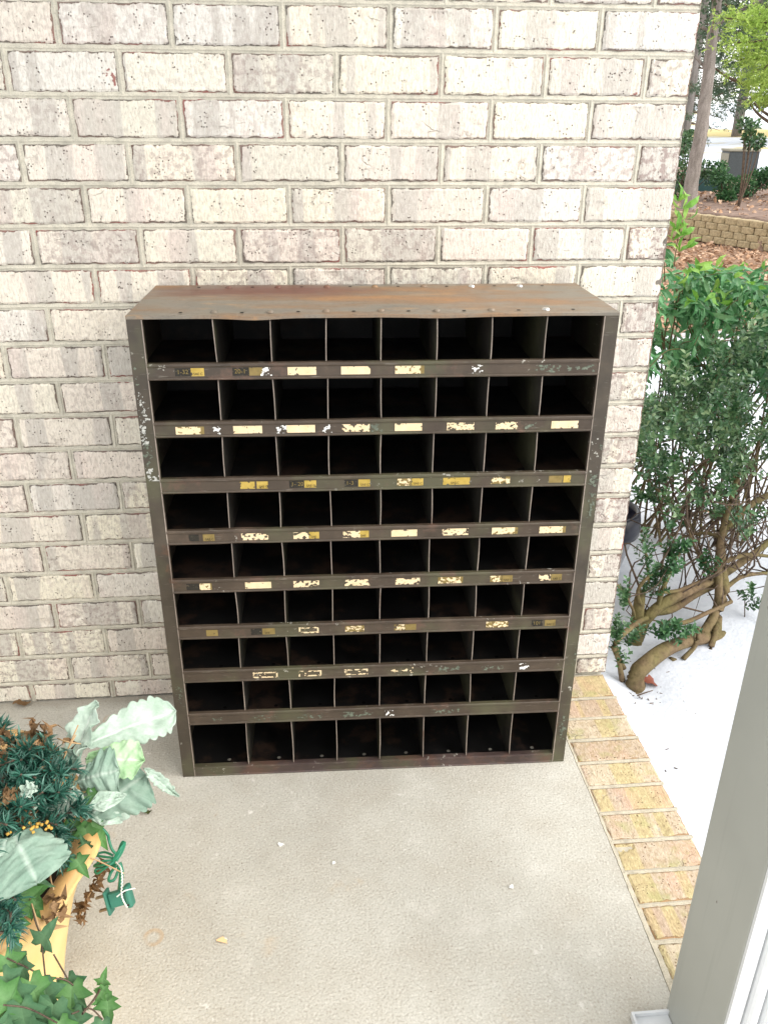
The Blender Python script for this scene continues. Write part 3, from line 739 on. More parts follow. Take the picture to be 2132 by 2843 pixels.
# ================================================================== terrain beyond the porch
WL0 = np.array([5.6, 12.4]); WN = np.array([.917, .398]); WD = np.array([.398, -.917])
def gz(x, y):
    s = (x - WL0[0]) * WN[0] + (y - WL0[1]) * WN[1]
    near = -.075 - .035 * max(0, min(y, 11))
    if s < .10: z = near + .02 * vn(x * .9, y * .9)
    else:
        z = -.03 + .065 * max(0, s) if s < 6 else .36 + .058 * (s - 6)
        if s > 45: z = .36 + .058 * 39 + .02 * (s - 45)
        z += .04 * vn(x * .5, y * .5) + .10 * vn(x * .12, y * .12) * min(1, s / 6)
    return z
def terrain():
    xs = np.concatenate([np.linspace(-60, -4, 15), np.linspace(-3.8, -.02, 20), np.linspace(.0, 3, 61), np.linspace(3.1, 14, 90), np.linspace(14.5, 120, 80)])
    ys = np.concatenate([np.linspace(-40, -4, 12), np.linspace(-3.8, 3, 90), np.linspace(3.1, 20, 130), np.linspace(20.5, 150, 90)])
    P = np.zeros((len(xs), len(ys), 3)); Zn = np.zeros((len(xs), len(ys))); Sn = np.zeros_like(Zn)
    for i, x in enumerate(xs):
        for j, y in enumerate(ys):
            z = gz(x, y)
            if x < -.02 : z = min(z, -.12)
            else:
                z += .018 * vn(x * 2.6, y * 2.6, 3) + .004 * vn(x * 14, y * 14, 3)
                z += .03 * math.exp(-max(0, x + .012) / .03) if -3 < y < .1 else 0
                r = math.hypot(x - .115, y - .05); z -= .035 * math.exp(-(r / .06) ** 2)
            s = (x - WL0[0]) * WN[0] + (y - WL0[1]) * WN[1]
            P[i, j] = (x, y, z)
            if s < 0: Zn[i, j] = max(0, min(1, (y - 4.0) / 2.4))
            elif s < 5.5: Zn[i, j] = .72 - .25 * max(0, s - 3) / 2.5
            else: Zn[i, j] = 0.12
            Sn[i, j] = 1 if s > 0 else 0
    b = MB(); b.grid(P, flip=False, litter=Zn, far=Sn)
    t = NT('snow_and_leaf_ground'); lt, far = t.attr('litter'), t.attr('far')
    n = t.noise(1.6, 6, .7); sn = t.noise(60, 4, .6)
    snow = t.ramp(sn, [(.3, (.50,.535,.60)), (.7, (.57,.60,.66))])
    sp = t.math('MULTIPLY', t.ramp(t.vor(26), [(.05, 1.0), (.075, 0.0)]), t.ramp(t.noise(3), [(.50, 0.0), (.56, 1.0)]))
    snow = t.mix(sp, snow, (.22,.20,.17))
    br = t.ramp(t.noise(26, 5, .7), [(.3, (.09,.05,.035)), (.5, (.24,.15,.10)), (.68, (.40,.27,.19))])
    mu = t.ramp(t.noise(9, 6, .7), [(.3, (.12,.08,.065)), (.7, (.28,.20,.16))])
    g = t.mix(far, br, mu)
    fac = t.ramp(t.math('ADD', lt, t.math('MULTIPLY', n, .9)), [(.80, 0.0), (.90, 1.0)])
    c = t.mix(fac, snow, g)
    yl = t.math('MULTIPLY', t.math('MULTIPLY', far, t.ramp(t.noise(1, 5, .65, t.map((.10, .10, .1))), [(.56, 0.0), (.60, 1.0)])), t.ramp(lt, [(.15, 1.0), (.3, 0.0)]))
    c = t.mix(yl, c, (.46,.38,.17))
    return b.build('snowy_ground', t.out(c, .8, t.bump(t.math('ADD', n, sn), .18, .02), .2), smooth=True)
tag(terrain(), kind='structure')

# scattered oak leaves, stuff nobody could count
def leaf_cards(mb, C, A, N, Ln, Wd, rnd, fold=.25, curl=0.0):
    """many small 6-vertex folded leaves. C base, A direction, N normal"""
    k = len(C); A = A / np.linalg.norm(A, axis=1)[:, None]
    S = np.cross(A, N); S /= (np.linalg.norm(S, axis=1)[:, None] + 1e-9); N = np.cross(S, A)
    Ln = np.broadcast_to(Ln, (k,))[:, None]; Wd = np.broadcast_to(Wd, (k,))[:, None]
    p0 = C; p3 = C + A * Ln - N * Ln * curl
    m1 = C + A * Ln * .38 + N * Ln * curl * .35; m2 = C + A * Ln * .70 + N * Ln * curl * .2
    l1 = m1 + S * Wd * .5 + N * Wd * fold; r1 = m1 - S * Wd * .5 + N * Wd * fold
    l2 = m2 + S * Wd * .38 + N * Wd * fold * .8; r2 = m2 - S * Wd * .38 + N * Wd * fold * .8
    V = np.stack([p0, l1, l2, p3, r2, r1, m1, m2], 1).reshape(-1, 3)
    base = np.arange(k) * 8; f = []
    for t_ in ((0, 6, 1), (6, 7, 2, 1), (7, 3, 2), (0, 5, 6), (5, 4, 7, 6), (4, 3, 7)):
        f += [tuple(b_ + i for i in t_) for b_ in base.tolist()]
    mb.add(V, f, rnd=np.repeat(rnd, 8))
def rdir(n, up=0.0):
    v = rng.normal(size=(n, 3)); v[:, 2] += up; return v / np.linalg.norm(v, axis=1)[:, None]

b = MB(); n = 9000
P = np.stack([rng.uniform(2.2, 9.5, n), rng.uniform(4.2, 15, n), np.zeros(n)], 1)
s_ = (P[:, 0] - WL0[0]) * WN[0] + (P[:, 1] - WL0[1]) * WN[1]
keep = ((s_ < -.05) & (rng.random(n) < np.clip((P[:, 1] - 4.2) / 1.6, 0, 1))) | ((s_ > .25) & (rng.random(n) < .35) & (s_ < 5))
P = P[keep]; P[:, 2] = [gz(x, y) + .012 for x, y in P[:, :2]]
k = len(P); A = rdir(k); A[:, 2] *= .35; N = rdir(k, 2.2)
leaf_cards(b, P, A, N, rng.uniform(.06, .13, k), rng.uniform(.03, .07, k), rng.random(k), .2, .2)
tag(b.build('leaf_litter', M_litter), 'tan and orange fallen leaves covering the ground below the block retaining wall', 'fallen leaves', kind='stuff')

# ---- retaining wall
rw = empty('retaining_wall', (WL0[0], WL0[1], -.45))
tag(rw, 'low curved retaining wall of stacked tan concrete blocks beyond the shrub', 'retaining wall')
b = MB(); o3 = np.array([WL0[0], WL0[1], -.45])
def wallpt(s): 
    return WL0 + WD * s + WN * (.012 * (s - .5) ** 2)
for row in range(4):
    for k in range(-18, 34):
        s = k * .24 + (.12 if row % 2 else 0); c = wallpt(s); d = unit(wallpt(s + .1) - wallpt(s - .1)); nn = np.array([-d[1], d[0]])
        if nn @ WN < 0: nn = -nn
        c = c + nn * (.018 * row) + nn * random.uniform(-.006, .006)
        hw = .114; z0, z1 = -.44 + row * .102, -.44 + row * .102 + .098
        fr_ = [(-hw, 0), (-hw * .62, -.028), (0, -.036), (hw * .62, -.028), (hw, 0), (hw * .8, .19), (-hw * .8, .19)]
        V = []
        for z, g in ((z0, .004), (z0 + .012, 0), (z1 - .012, 0), (z1, .006)):
            for (u, w) in fr_:
                p = c + d * (u * (1 - g * 3)) + nn * (w + (g if w < .1 else 0)); V.append((p[0], p[1], z + random.uniform(-.0015, .0015)))
        V = np.array(V) - o3; m = len(fr_)
        f = [(r_*m+i, r_*m+(i+1) % m, (r_+1)*m+(i+1) % m, (r_+1)*m+i) for r_ in range(3) for i in range(m)] + [tuple(3*m+i for i in range(m)), tuple(range(m))[::-1]]
        b.add(V, f)
b.build('block_courses', M_block, rw)

# ---- utility box, bin
def obox(cx, cy, z0, w, d, h, rz, mats, name, label, cat):
    e = empty(name, (cx, cy, z0), rz); tag(e, label, cat)
    b = MB(); b.box((-w/2, -d/2, -.2), (w/2, d/2, h)); b.build('cabinet', mats[0], e, bevel=.01)
    b = MB(); b.box((-w/2-.02, -d/2-.02, h+.001), (w/2+.02, d/2+.02, h+.05)); b.build('lid', mats[1], e, bevel=.01)
    b = MB(); b.box((-w/2-.012, -d/2+.01, -.1), (-w/2-.002, d/2-.01, h-.04)); b.build('side_door', mats[2], e)
    return e
pA = at(2036, 478, 16.5)
obox(pA[0]+.25, pA[1]+.35, gz(pA[0], pA[1])-.02, .62, .55, .56, -.15, (M_boxd, M_boxl, M_boxl), 'utility_box', 'dark grey utility cabinet with a tan side standing in snow beyond the retaining wall', 'utility box')
pB = at(1950, 540, 15.3)
e = empty('storage_bin', (pB[0]-.1, pB[1], gz(pB[0], pB[1]))); tag(e, 'dark green plastic bin low on the snow behind the leaning tree trunk', 'bin')
b = MB(); th = np.linspace(0, math.pi, 13)
b.grid([[(.42*math.cos(t_), y, .36*math.sin(t_)**.6) for y in (-.2, .2)] for t_ in th], flip=True)
b.add([(.42*math.cos(t_), -.2, .36*math.sin(t_)**.6) for t_ in th], [tuple(range(13))[::-1]]); b.build('bin_shell', M_bin, e)
b = MB(); b.tube([(.43*math.cos(t_), -.205, .37*math.sin(t_)**.6) for t_ in th], .012, 6); b.build('rim', M_bin, e)

# ---- trees
def crown(mb, centers, radii, n, ln, wd, up=.3, flat=1.0, drop=0.0):
    for c, r in zip(centers, radii):
        k = n; P = rng.normal(size=(k, 3)); P /= np.linalg.norm(P, axis=1)[:, None]; P *= (rng.random(k) ** .45)[:, None] * r
        P[:, 2] *= flat; A = P / (np.linalg.norm(P, axis=1)[:, None] + 1e-6) + rdir(k) * .7; A[:, 2] -= drop
        leaf_cards(mb, c + P, A, rdir(k, up), rng.uniform(.7, 1.3, k) * ln, rng.uniform(.7, 1.3, k) * wd, np.clip(rng.normal(.45, .25, k) + P[:, 2] / (r + .01) * .2, 0, 1))
TY = 12.95
tp = [at(1908, 592, TY), at(1912, 560, TY), at(1925, 470, TY), at(1943, 380, TY), at(1955, 290, TY+.05), at(1966, 200, TY+.1), at(1976, 100, TY+.1), at(1990, 0, TY+.1), at(2010, -250, TY), at(2035, -600, TY)]
tree = empty('leaning_tree', tuple(tp[0])); tag(tree, 'slim grey tree trunk leaning right behind the block retaining wall', 'tree')
o3 = tp[0]; P = spline([p - o3 for p in tp], 44)
b = MB(); b.tube(P, np.concatenate([[.15, .135], np.linspace(.125, .10, 20), np.linspace(.10, .06, 22)]), 14, wob=.12); b.build('trunk', M_bark, tree, smooth=True)
b = MB(); tips = []
for k in range(14):
    i = random.randint(24, 43); p0 = P[i]; d = unit([random.uniform(-1, 1), random.uniform(-1, 1), random.uniform(.2, .8)]); p1 = p0 + d * random.uniform(.8, 1.8)
    b.tube(spline([p0, (p0+p1)/2 + np.array([0, 0, .12]), p1], 8), np.linspace(.03, .008, 8), 6); tips.append(p1)
b.build('branch', M_bark, tree, smooth=True)
b = MB(); crown(b, tips, [.55]*len(tips), 260, .09, .05); b.build('crown', M_dconif, tree)

def sprays(mb, c, n, size, ln, droop, mat_r=(.2, .9), feath=9):
    """feathery conifer sprays: each a little fan of narrow leaflets"""
    C = []; A = []; R = []
    for _ in range(n):
        p = c + rng.normal(size=3) * size; d = unit(np.array([rng.normal(), rng.normal(), -droop + rng.normal() * .4])); side = unit(np.cross(d, rng.normal(size=3))); r = rng.uniform(*mat_r)
        for q in range(feath):
            t_ = q / feath; s_ = 1 if q % 2 else -1
            C.append(p + d * ln * t_); A.append(d * .7 + side * s_ * .8 + rng.normal(size=3) * .15); R.append(np.clip(r + rng.normal() * .12, 0, 1))
    C = np.array(C); A = np.array(A); k = len(C)
    leaf_cards(mb, C, A, rdir(k, .6), rng.uniform(.6, 1.2, k) * ln * .55, ln * .12, np.array(R), .1, .15)

# bright green conifer whose boughs reach in from the right
YC = 8.2
cb = at(2330, 420, YC); cb[2] = gz(cb[0], cb[1])
con = empty('bright_conifer', tuple(cb)); tag(con, 'feathery bright green conifer boughs reaching in at the upper right', 'tree')
b = MB(); topc = at(2350, -500, YC) - cb; b.tube(spline([(0, 0, 0), topc * .5 + np.array([.05, 0, 0]), topc], 20), np.linspace(.13, .03, 20), 10, wob=.1); b.build('trunk', M_bark, con, smooth=True)
b = MB(); f = MB()
bough = [((2140, 60), (2010, 50), YC), ((2150, 110), (2020, 120), YC-.1), ((2160, 160), (2050, 165), YC), ((2160, 230), (2070, 225), YC+.1), ((2170, 60), (2100, 35), YC+.2), ((2170, 270), (2110, 268), YC-.1), ((2200, 120), (2120, 190), YC-.3),
         ((2300, -60), (2190, -50), YC), ((2300, 200), (2200, 240), YC-.2), ((2300, 60), (2220, 90), YC), ((2400, 100), (2480, 130), YC), ((2400, 250), (2500, 290), YC), ((2400, -50), (2500, -60), YC), ((2350, -200), (2250, -180), YC), ((2350, 330), (2230, 350), YC+.3), ((2360, -350), (2300, -330), YC)]
for (a0, a1, Yq) in bough:
    p0, p1 = at(*a0, Yq) - cb, at(*a1, Yq) - cb; root = np.array([topc[0]*.4, 0, p0[2]+.1])
    b.tube(spline([root, p0, p1], 10), np.linspace(.02, .006, 10), 6)
    for t_ in np.linspace(0, 1, 6):
        sprays(f, p0 + (p1 - p0) * t_, 26, np.array([.075, .10, .055]), .085, .25, (.15 + .5*t_, .6 + .4*t_))
b.build('branch', M_twig, con, smooth=True); f.build('crown', M_conif, con)
# dark branches below it
for a0, a1, a2 in (((2075, 280), (2105, 318), (2150, 350)), ((2092, 285), (2115, 308), (2150, 330)), ((2010, 10), (2060, 50), (2140, 80)), ((1985, 190), (2020, 215), (2070, 235)), ((2105, 280), (2125, 290), (2150, 300))):
    b = MB(); b.tube(spline([at(*a0, YC+.5)-cb, at(*a1, YC+.5)-cb, at(*a2, YC+.4)-cb], 10), np.linspace(.008, .02, 10), 6); b.build('low_branch', M_twig, con, smooth=True)

# dark conifers farther away
def far_conifer(px, Y, htop, rad, label, n=150, mat=M_dconif, base_clear=.5):
    p = at(px, 331, Y); z = gz(p[0], p[1]); e = empty('dark_conifer', (p[0], p[1], z)); tag(e, label, 'tree', 'dark conifers at the far edge of the snow')
    b = MB(); b.tube([(0, 0, -.2), (.05, 0, htop*.5), (0, 0, htop)], [.18, .12, .03], 8); b.build('trunk', M_bark, e, smooth=True)
    b = MB(); br = MB()
    for k in range(n):
        t_ = (k + .5) / n; z_ = base_clear + (htop - base_clear) * t_; r = rad * (1 - t_ * .85) * random.uniform(.55, 1.1); a = random.uniform(0, 6.283)
        tip = np.array([r*math.cos(a), r*math.sin(a), z_ - r*.18]); br.tube([(0, 0, z_), tip*.5 + np.array([0, 0, z_*.5+.03]), tip], [.03, .02, .006], 4, cap=False)
        for q in (.45, .7, .92):
            c = np.array([r*q*math.cos(a), r*q*math.sin(a), z_ - r*q*.12]); sprays(b, c, 8, np.array([.22, .22, .10])*rad/2.2, .30*rad/2.2, .35, (.1, .9), 7)
    br.build('branch', M_twig, e); b.build('crown', mat, e); return e
far_conifer(1902, 24, 9.0, 1.15, 'dark green conifer showing between the wall corner and the leaning trunk', 150, base_clear=.2)
far_conifer(2050, 30, 10.5, 2.5, 'tall grey-green conifer behind the bright boughs, right of the leaning trunk', 190, base_clear=1.6)
far_conifer(2185, 26, 11.0, 2.3, 'dark conifer at the far right edge behind the bright boughs', 170, base_clear=1.2)
far_conifer(1760, 40, 10.0, 2.4, 'far conifer hidden behind the wall corner', 60) if False else None

# garden shrubs behind the wall
def shrub(pts, Y, r, label, n=420, ln=.055, wd=.03, mat=M_shrub, nm='garden_shrub'):
    c0 = at(*pts[0], Y); z = gz(c0[0], c0[1]); o_ = np.array([c0[0], c0[1], z]); e = empty(nm, tuple(o_)); tag(e, label, 'shrub')
    cs = [at(px, py, Y + random.uniform(-.2, .2)) - o_ for px, py in pts]
    b = MB()
    for c in cs: b.tube(spline([(random.uniform(-.05, .05), 0, -.05), c*.5 + np.array([.03, 0, -.02]), c], 8), np.linspace(.018, .005, 8), 5)
    b.build('stem', M_twig, e, smooth=True)
    b = MB(); crown(b, cs, [r*random.uniform(.8, 1.15) for _ in cs], n, ln, wd, 1.0); b.build('foliage', mat, e)
shrub([(2008, 520), (1998, 490), (2018, 545), (2028, 515), (2010, 555), (1995, 470)], 13.7, .16, 'bushy green shrub in front of the dark utility cabinet', 230, .06, .035)
shrub([(2075, 520), (2060, 505), (2095, 500), (2110, 490), (2130, 485), (2055, 530), (2120, 505), (2150, 480)], 13.9, .14, 'low spreading shrub on the mulch at the right edge', 200, .06, .035)
shrub([(2083, 375), (2070, 360), (2095, 390), (2088, 350), (2078, 395), (2110, 395), (2065, 345)], 12.9, .10, 'dark leafy sapling standing against the bright snow bank', 70, .07, .045, M_box)
shrub([(1890, 510), (1882, 470), (1895, 440), (1905, 395), (1896, 400), (1888, 540), (1915, 380), (1955, 470), (1965, 490)], 14.2, .15, 'dark shrub growing behind the base of the leaning trunk', 170, .06, .035, M_box)

# ================================================================== boxwood beside the porch
def wp(px, py, Y): return at(px, py, Y)
base = np.array([.118, .045, -.12])
bush = empty('boxwood_bush', tuple(base)); tag(bush, 'old boxwood with thick mossy limbs growing out of the snow beside the brick wall', 'bush')
tr = MB(); lm = MB(); tw = MB(); B0 = base
def limb(mb, pts, r0, r1, n=16, seg=10, wob=.18):
    P = spline([np.asarray(p) - B0 for p in pts], n); mb.tube(P, np.linspace(r0, r1, n), seg, wob=wob); return P
main = limb(tr, [base, wp(1760, 1885, .05), wp(1785, 1850, .06), wp(1850, 1800, .12), wp(1930, 1775, .2), wp(2010, 1765, .28), wp(2132, 1735, .4), wp(2300, 1690, .6)], .026, .014, 34, 14)
limb(tr, [wp(1760, 1905, .05) , wp(1762, 1940, .05)], .034, .036, 4, 12)
allp = [main]
def addl(mb, pts, r0, r1, **k): P = limb(mb, pts, r0, r1, **k); allp.append(P); return P
# upright broken trunk further back
addl(tr, [wp(1752, 1850, .22), wp(1762, 1780, .24), wp(1768, 1720, .25), wp(1775, 1660, .26), wp(1782, 1640, .26)], .024, .013)
addl(tr, [wp(1765, 1775, .25), wp(1790, 1720, .25), wp(1850, 1670, .27), wp(1920, 1635, .3), wp(1985, 1605, .35), wp(2060, 1560, .45), wp(2140, 1500, .55)], .021, .010, n=24)
addl(tr, [wp(1815, 1700, .27), wp(1870, 1688, .3), wp(1930, 1650, .33), wp(1990, 1620, .36)], .013, .012)
addl(tr, [wp(1985, 1765, .28), wp(1990, 1700, .3), wp(2010, 1640, .33), wp(2000, 1560, .36), wp(2005, 1480, .4), wp(2040, 1440, .42), wp(2085, 1400, .45), wp(2140, 1370, .5)], .018, .010, n=26)
addl(tr, [wp(1945, 1770, .22), wp(1985, 1700, .3), wp(1995, 1620, .32), wp(1992, 1560, .34), wp(2010, 1450, .38), wp(2030, 1380, .4), wp(2050, 1310, .45)], .015, .007, n=24)
addl(lm, [wp(1860, 1832, .14), wp(1910, 1845, .16), wp(1960, 1860, .18), wp(2030, 1862, .22), wp(2060, 1835, .25), wp(2100, 1780, .3)], .010, .008, n=20)
addl(lm, [wp(1835, 1735, .2), wp(1900, 1728, .22), wp(1965, 1700, .26), wp(2030, 1670, .3)], .008, .006)
addl(lm, [wp(1730, 1855, .07), wp(1708, 1810, .06), wp(1705, 1790, .06), wp(1735, 1755, .1), wp(1775, 1725, .2), wp(1800, 1715, .25)], .008, .008, n=18)
addl(lm, [wp(1727, 1890, .06), wp(1718, 1840, .06), wp(1712, 1800, .06)], .008, .005)
addl(lm, [wp(1960, 1850, .18), wp(1975, 1790, .2), wp(1990, 1740, .25)], .010, .008)
addl(lm, [wp(1895, 1830, .14), wp(1930, 1790, .16), wp(1940, 1740, .18)], .008, .006)
addl(lm, [wp(1822, 1690, .26), wp(1845, 1620, .26), wp(1870, 1560, .28), wp(1895, 1520, .3)], .008, .005)
addl(lm, [wp(1780, 1690, .25), wp(1770, 1640, .24), wp(1800, 1600, .24), wp(1840, 1570, .28)], .006, .004)
addl(lm, [wp(1820, 1645, .26), wp(1880, 1640, .28), wp(1940, 1615, .3), wp(1975, 1600, .34)], .006, .005)
addl(lm, [wp(1700, 1610, .2), wp(1725, 1640, .2), wp(1755, 1690, .22), wp(1765, 1740, .24)], .004, .004)
addl(lm, [wp(1800, 1620, .25), wp(1795, 1560, .26), wp(1790, 1520, .28)], .004, .003)
addl(lm, [wp(1995, 1620, .33), wp(1940, 1540, .35), wp(1920, 1500, .37), wp(1900, 1440, .4)], .006, .003)
addl(lm, [wp(2010, 1500, .38), wp(1960, 1480, .4), wp(1900, 1490, .42), wp(1860, 1510, .44)], .006, .003)
addl(lm, [wp(2010, 1560, .35), wp(2070, 1540, .4), wp(2140, 1545, .45)], .008, .005)
addl(lm, [wp(2005, 1640, .33), wp(2060, 1600, .36), wp(2140, 1590, .4)], .008, .005)
addl(lm, [wp(1755, 1345, .5), wp(1790, 1290, .5), wp(1830, 1230, .5), wp(1870, 1140, .5)], .005, .003)
addl(lm, [wp(1870, 1400, .5), wp(1790, 1330, .5), wp(1760, 1300, .5)], .004, .003)
# a thicket of twigs inside the bush
def twig_between(p0, p1, r=.0028):
    m_ = (p0 + p1) / 2 + rng.normal(size=3) * (.03 + .10 * np.linalg.norm(p1 - p0)); tw.tube(spline([p0, m_, p1], 7), np.linspace(r, r * .45, 7), 5, cap=False)
ends = []
for k in range(75):
    P = random.choice(allp[1:8] + allp[14:]); i = random.randint(len(P)//4, len(P)-1); p0 = P[i]
    tgt = wp(random.uniform(1840, 2320), random.uniform(1080, 1480), random.uniform(.3, 1.0)) - B0
    d = tgt - p0; d = unit(d) * min(np.linalg.norm(d), random.uniform(.15, .5)); twig_between(p0, p0 + d, random.uniform(.0018, .0042)); ends.append(p0 + d)
for k in range(85):
    p0 = wp(random.uniform(1880, 2200), random.uniform(1340, 1600), random.uniform(.35, .8)) - B0; twig_between(p0, p0 + rng.normal(size=3) * .11, random.uniform(.0015, .003))
tr.build('trunk', M_bush, bush, smooth=True); lm.build('branch', M_bush, bush, smooth=True); tw.build('twig', M_twig, bush, smooth=True)
lf = MB()
def sprig(c, d, n=14, ln=.10, leaf=.018, rb=.4, mat_mb=None, wr=.5):
    """upright sprig with opposite oval leaves"""
    d = unit(d); mb = mat_mb or lf
    t_ = np.repeat(np.linspace(0, 1, n), 2); k = len(t_); ph = rng.uniform(0, 6.283)
    u = unit(np.cross(d, [.3, .2, .9])); w = np.cross(d, u); ang = ph + np.tile([0, math.pi], n) + np.repeat(np.arange(n), 2) * 1.4
    side = np.cos(ang)[:, None] * u + np.sin(ang)[:, None] * w
    C = c + d * (t_ * ln)[:, None]; A = side + d * .7 + rng.normal(size=(k, 3)) * .12
    leaf_cards(mb, C, A, np.tile(d, (k, 1)) + rng.normal(size=(k, 3)) * .25, leaf * rng.uniform(.75, 1.2, k), leaf * wr, np.clip(rb + rng.normal(0, .2, k), 0, 1), .12, .1)
poly = [(1795, 1230, 1000, 1470)]
cnt = 0
for k in range(2300):
    px = random.uniform(1770, 2420); t_ = min(1, max(0, (px - 1770) / 360))
    top = 1130 - 230 * t_ - (120 if px > 2132 else 0); bot = 1390 + 130 * t_ * (1 if px > 1950 else .4) + 40 * vn(px * .02, 3)
    py = random.uniform(top, bot)
    if vn(px * .014, py * .014, 5) < -.10: continue      # gaps
    if py > 1290 and vn(px * .03, py * .03, 8) < .02: continue
    Yd = random.uniform(.30, 1.05) if random.random() < .75 else random.uniform(.2, .5)
    p = wp(px, py, Yd) - B0
    sprig(p, rng.normal(size=3) * .6 + np.array([-.15, -.35, .75]), random.randint(4, 8), random.uniform(.04, .09), random.uniform(.016, .025), random.uniform(.15, .85))
for (px, py, Yd, n, dx) in ((1795, 1560, .22, 7, (-.2, 0, 1)), (1790, 1520, .22, 8, (-.1, 0, 1)), (1800, 1590, .22, 8, (.1, 0, 1)), (1735, 1680, .16, 8, (-.3, 0, 1)), (1740, 1655, .16, 6, (-.4, 0, .8)), (1700, 1775, .06, 9, (-.1, 0, 1)), (1710, 1765, .06, 9, (.3, 0, 1)), (1700, 1810, .06, 7, (0, 0, 1)), (1725, 1845, .06, 5, (.1, 0, 1)),
        (1800, 1650, .24, 12, (.2, 0, 1)), (1815, 1630, .24, 12, (.3, 0, 1)), (1830, 1610, .25, 10, (.5, 0, 1)), (1745, 1790, .15, 8, (0, 0, 1)), (1760, 1770, .15, 8, (.2, 0, 1)), (1790, 1385, .35, 9, (-.8, 0, .3)), (1830, 1395, .35, 10, (-.6, 0, .2)), (1860, 1470, .3, 9, (-.2, 0, .8)), (1850, 1540, .3, 10, (.1, 0, 1)), (1860, 1560, .28, 10, (.1, 0, 1)), (2080, 1460, .3, 8, (.3, 0, .6)), (2090, 1660, .35, 9, (-.2, 0, .6)), (2075, 1690, .35, 8, (.2, 0, .6))):
    for q in range(3): sprig(wp(px + random.uniform(-9, 9), py + random.uniform(-9, 9), Yd) - B0, np.array(dx) + rng.normal(size=3) * .35, n, .055, .018, .35)
lf.build('foliage', M_box, bush)
lf2 = MB(); sv = lf; 
for (px, py, Yd) in ((1885, 1520, .26), (1900, 1530, .26), (1870, 1590, .25), (1865, 1575, .25), (1960, 1560, .3), (1945, 1580, .3), (1850, 1770, .14), (1865, 1760, .14), (1890, 1765, .15), (1870, 1745, .15), (1840, 1755, .14), (1965, 1600, .3), (1905, 1755, .16), (1830, 1770, .14)):
    for q in range(3): sprig(wp(px + random.uniform(-8, 8), py + random.uniform(-8, 8), Yd) - B0, np.array([.1, -.2, 1]) + rng.normal(size=3) * .5, 5, .035, .020, .4, lf2)
lf2.build('young_foliage', M_shrub, bush)

# lance-leaved shrub in front of the leaf litter
vb = np.array([.50, .95, gz(.5, .95)])
vine = empty('lance_leaved_shrub', tuple(vb)); tag(vine, 'tall shrub with long pointed bright green leaves leaning past the wall corner above the boxwood', 'shrub')
st = MB(); f = MB(); f2 = MB()
def vleaf(mb, C, A, ln=.062, wd=.017, r=None):
    C = np.array(C); k = len(C); leaf_cards(mb, C, np.array(A), rdir(k, .8) + np.array([0, -.5, .2]), ln * rng.uniform(.7, 1.2, k), wd * rng.uniform(.8, 1.2, k), rng.random(k) if r is None else r, .10, .25)
for k in range(150):
    px = random.uniform(1800, 2330); t_ = (px - 1800) / 330
    top = (730 if px < 1900 else 770 + 55 * min(1, (px - 1900) / 230)); py = top + abs(random.gauss(0, 1)) * 130 + random.uniform(0, 50)
    if py > 1200 - 120 * t_: py = random.uniform(top, 1000)
    if 2000 < px < 2100 and 850 < py < 990 and random.random() < .75: continue
    Yd = random.uniform(.55, 1.15); p = wp(px, py, Yd) - vb
    root = np.array([random.uniform(-.1, .4), random.uniform(-.1, .1), 0]); 
    d = unit(np.array([random.uniform(-.7, .7), -.4, random.uniform(-.3, .8)])); ln_ = random.uniform(.10, .2)
    pts = spline([p, p + d*ln_*.5 + np.array([0, 0, .01]), p + d*ln_ - np.array([0, 0, .02])], 8); st.tube(pts, np.linspace(.0018, .0008, 8), 5, cap=False)
    if k % 3 == 0: st.tube(spline([root, (root+p)/2 + rng.normal(size=3)*.04, p], 9), np.linspace(.005, .002, 9), 5, cap=False)
    C = []; A = []
    for q in range(1, 8):
        for sd in (-1, 1):
            C.append(pts[q]); A.append(np.array([sd*.8, rng.normal()*.3 - .2, -.45]) + d*.5 + rng.normal(size=3)*.3)
        C.append(pts[q]); A.append(np.array([rng.normal()*.6, -.5, -.8]))
    vleaf(f, C, A, random.uniform(.045, .062), random.uniform(.012, .018), np.clip(rng.normal(.45 if py < 1000 else .2, .2, len(C)), 0, 1))
for (px, py) in ((1900, 610), (1893, 580), (1890, 655), (1885, 700), (1880, 560), (1875, 640), (1865, 670)):
    p = wp(px, py, .5) - vb; vleaf(f2, [p, p, p], [(.1, 0, 1), (-.6, 0, .5), (.6, 0, .4)], .05, .016)
pts = spline([wp(1870, 740, .5)-vb, wp(1878, 680, .5)-vb, wp(1893, 600, .5)-vb, wp(1899, 570, .5)-vb], 8); st.tube(pts, np.linspace(.002, .0008, 8), 5)
vleaf(f2, [wp(1905, 690, .5)-vb, wp(1900, 695, .5)-vb, wp(1985, 745, .55)-vb, wp(1930, 735, .5)-vb], [(.8, 0, .5), (.6, 0, .7), (.4, 0, .8), (1, 0, .1)], .05, .016)
for k in range(60): p = wp(random.uniform(1880, 2132), random.uniform(740, 860), random.uniform(.5, .8)) - vb; vleaf(f2, [p], [rng.normal(size=3) + np.array([0, -.3, -.2])], .045, .015)
st.build('stem', M_bush, vine, smooth=True); f.build('foliage', M_vine, vine); f2.build('young_foliage', M_fresh, vine)

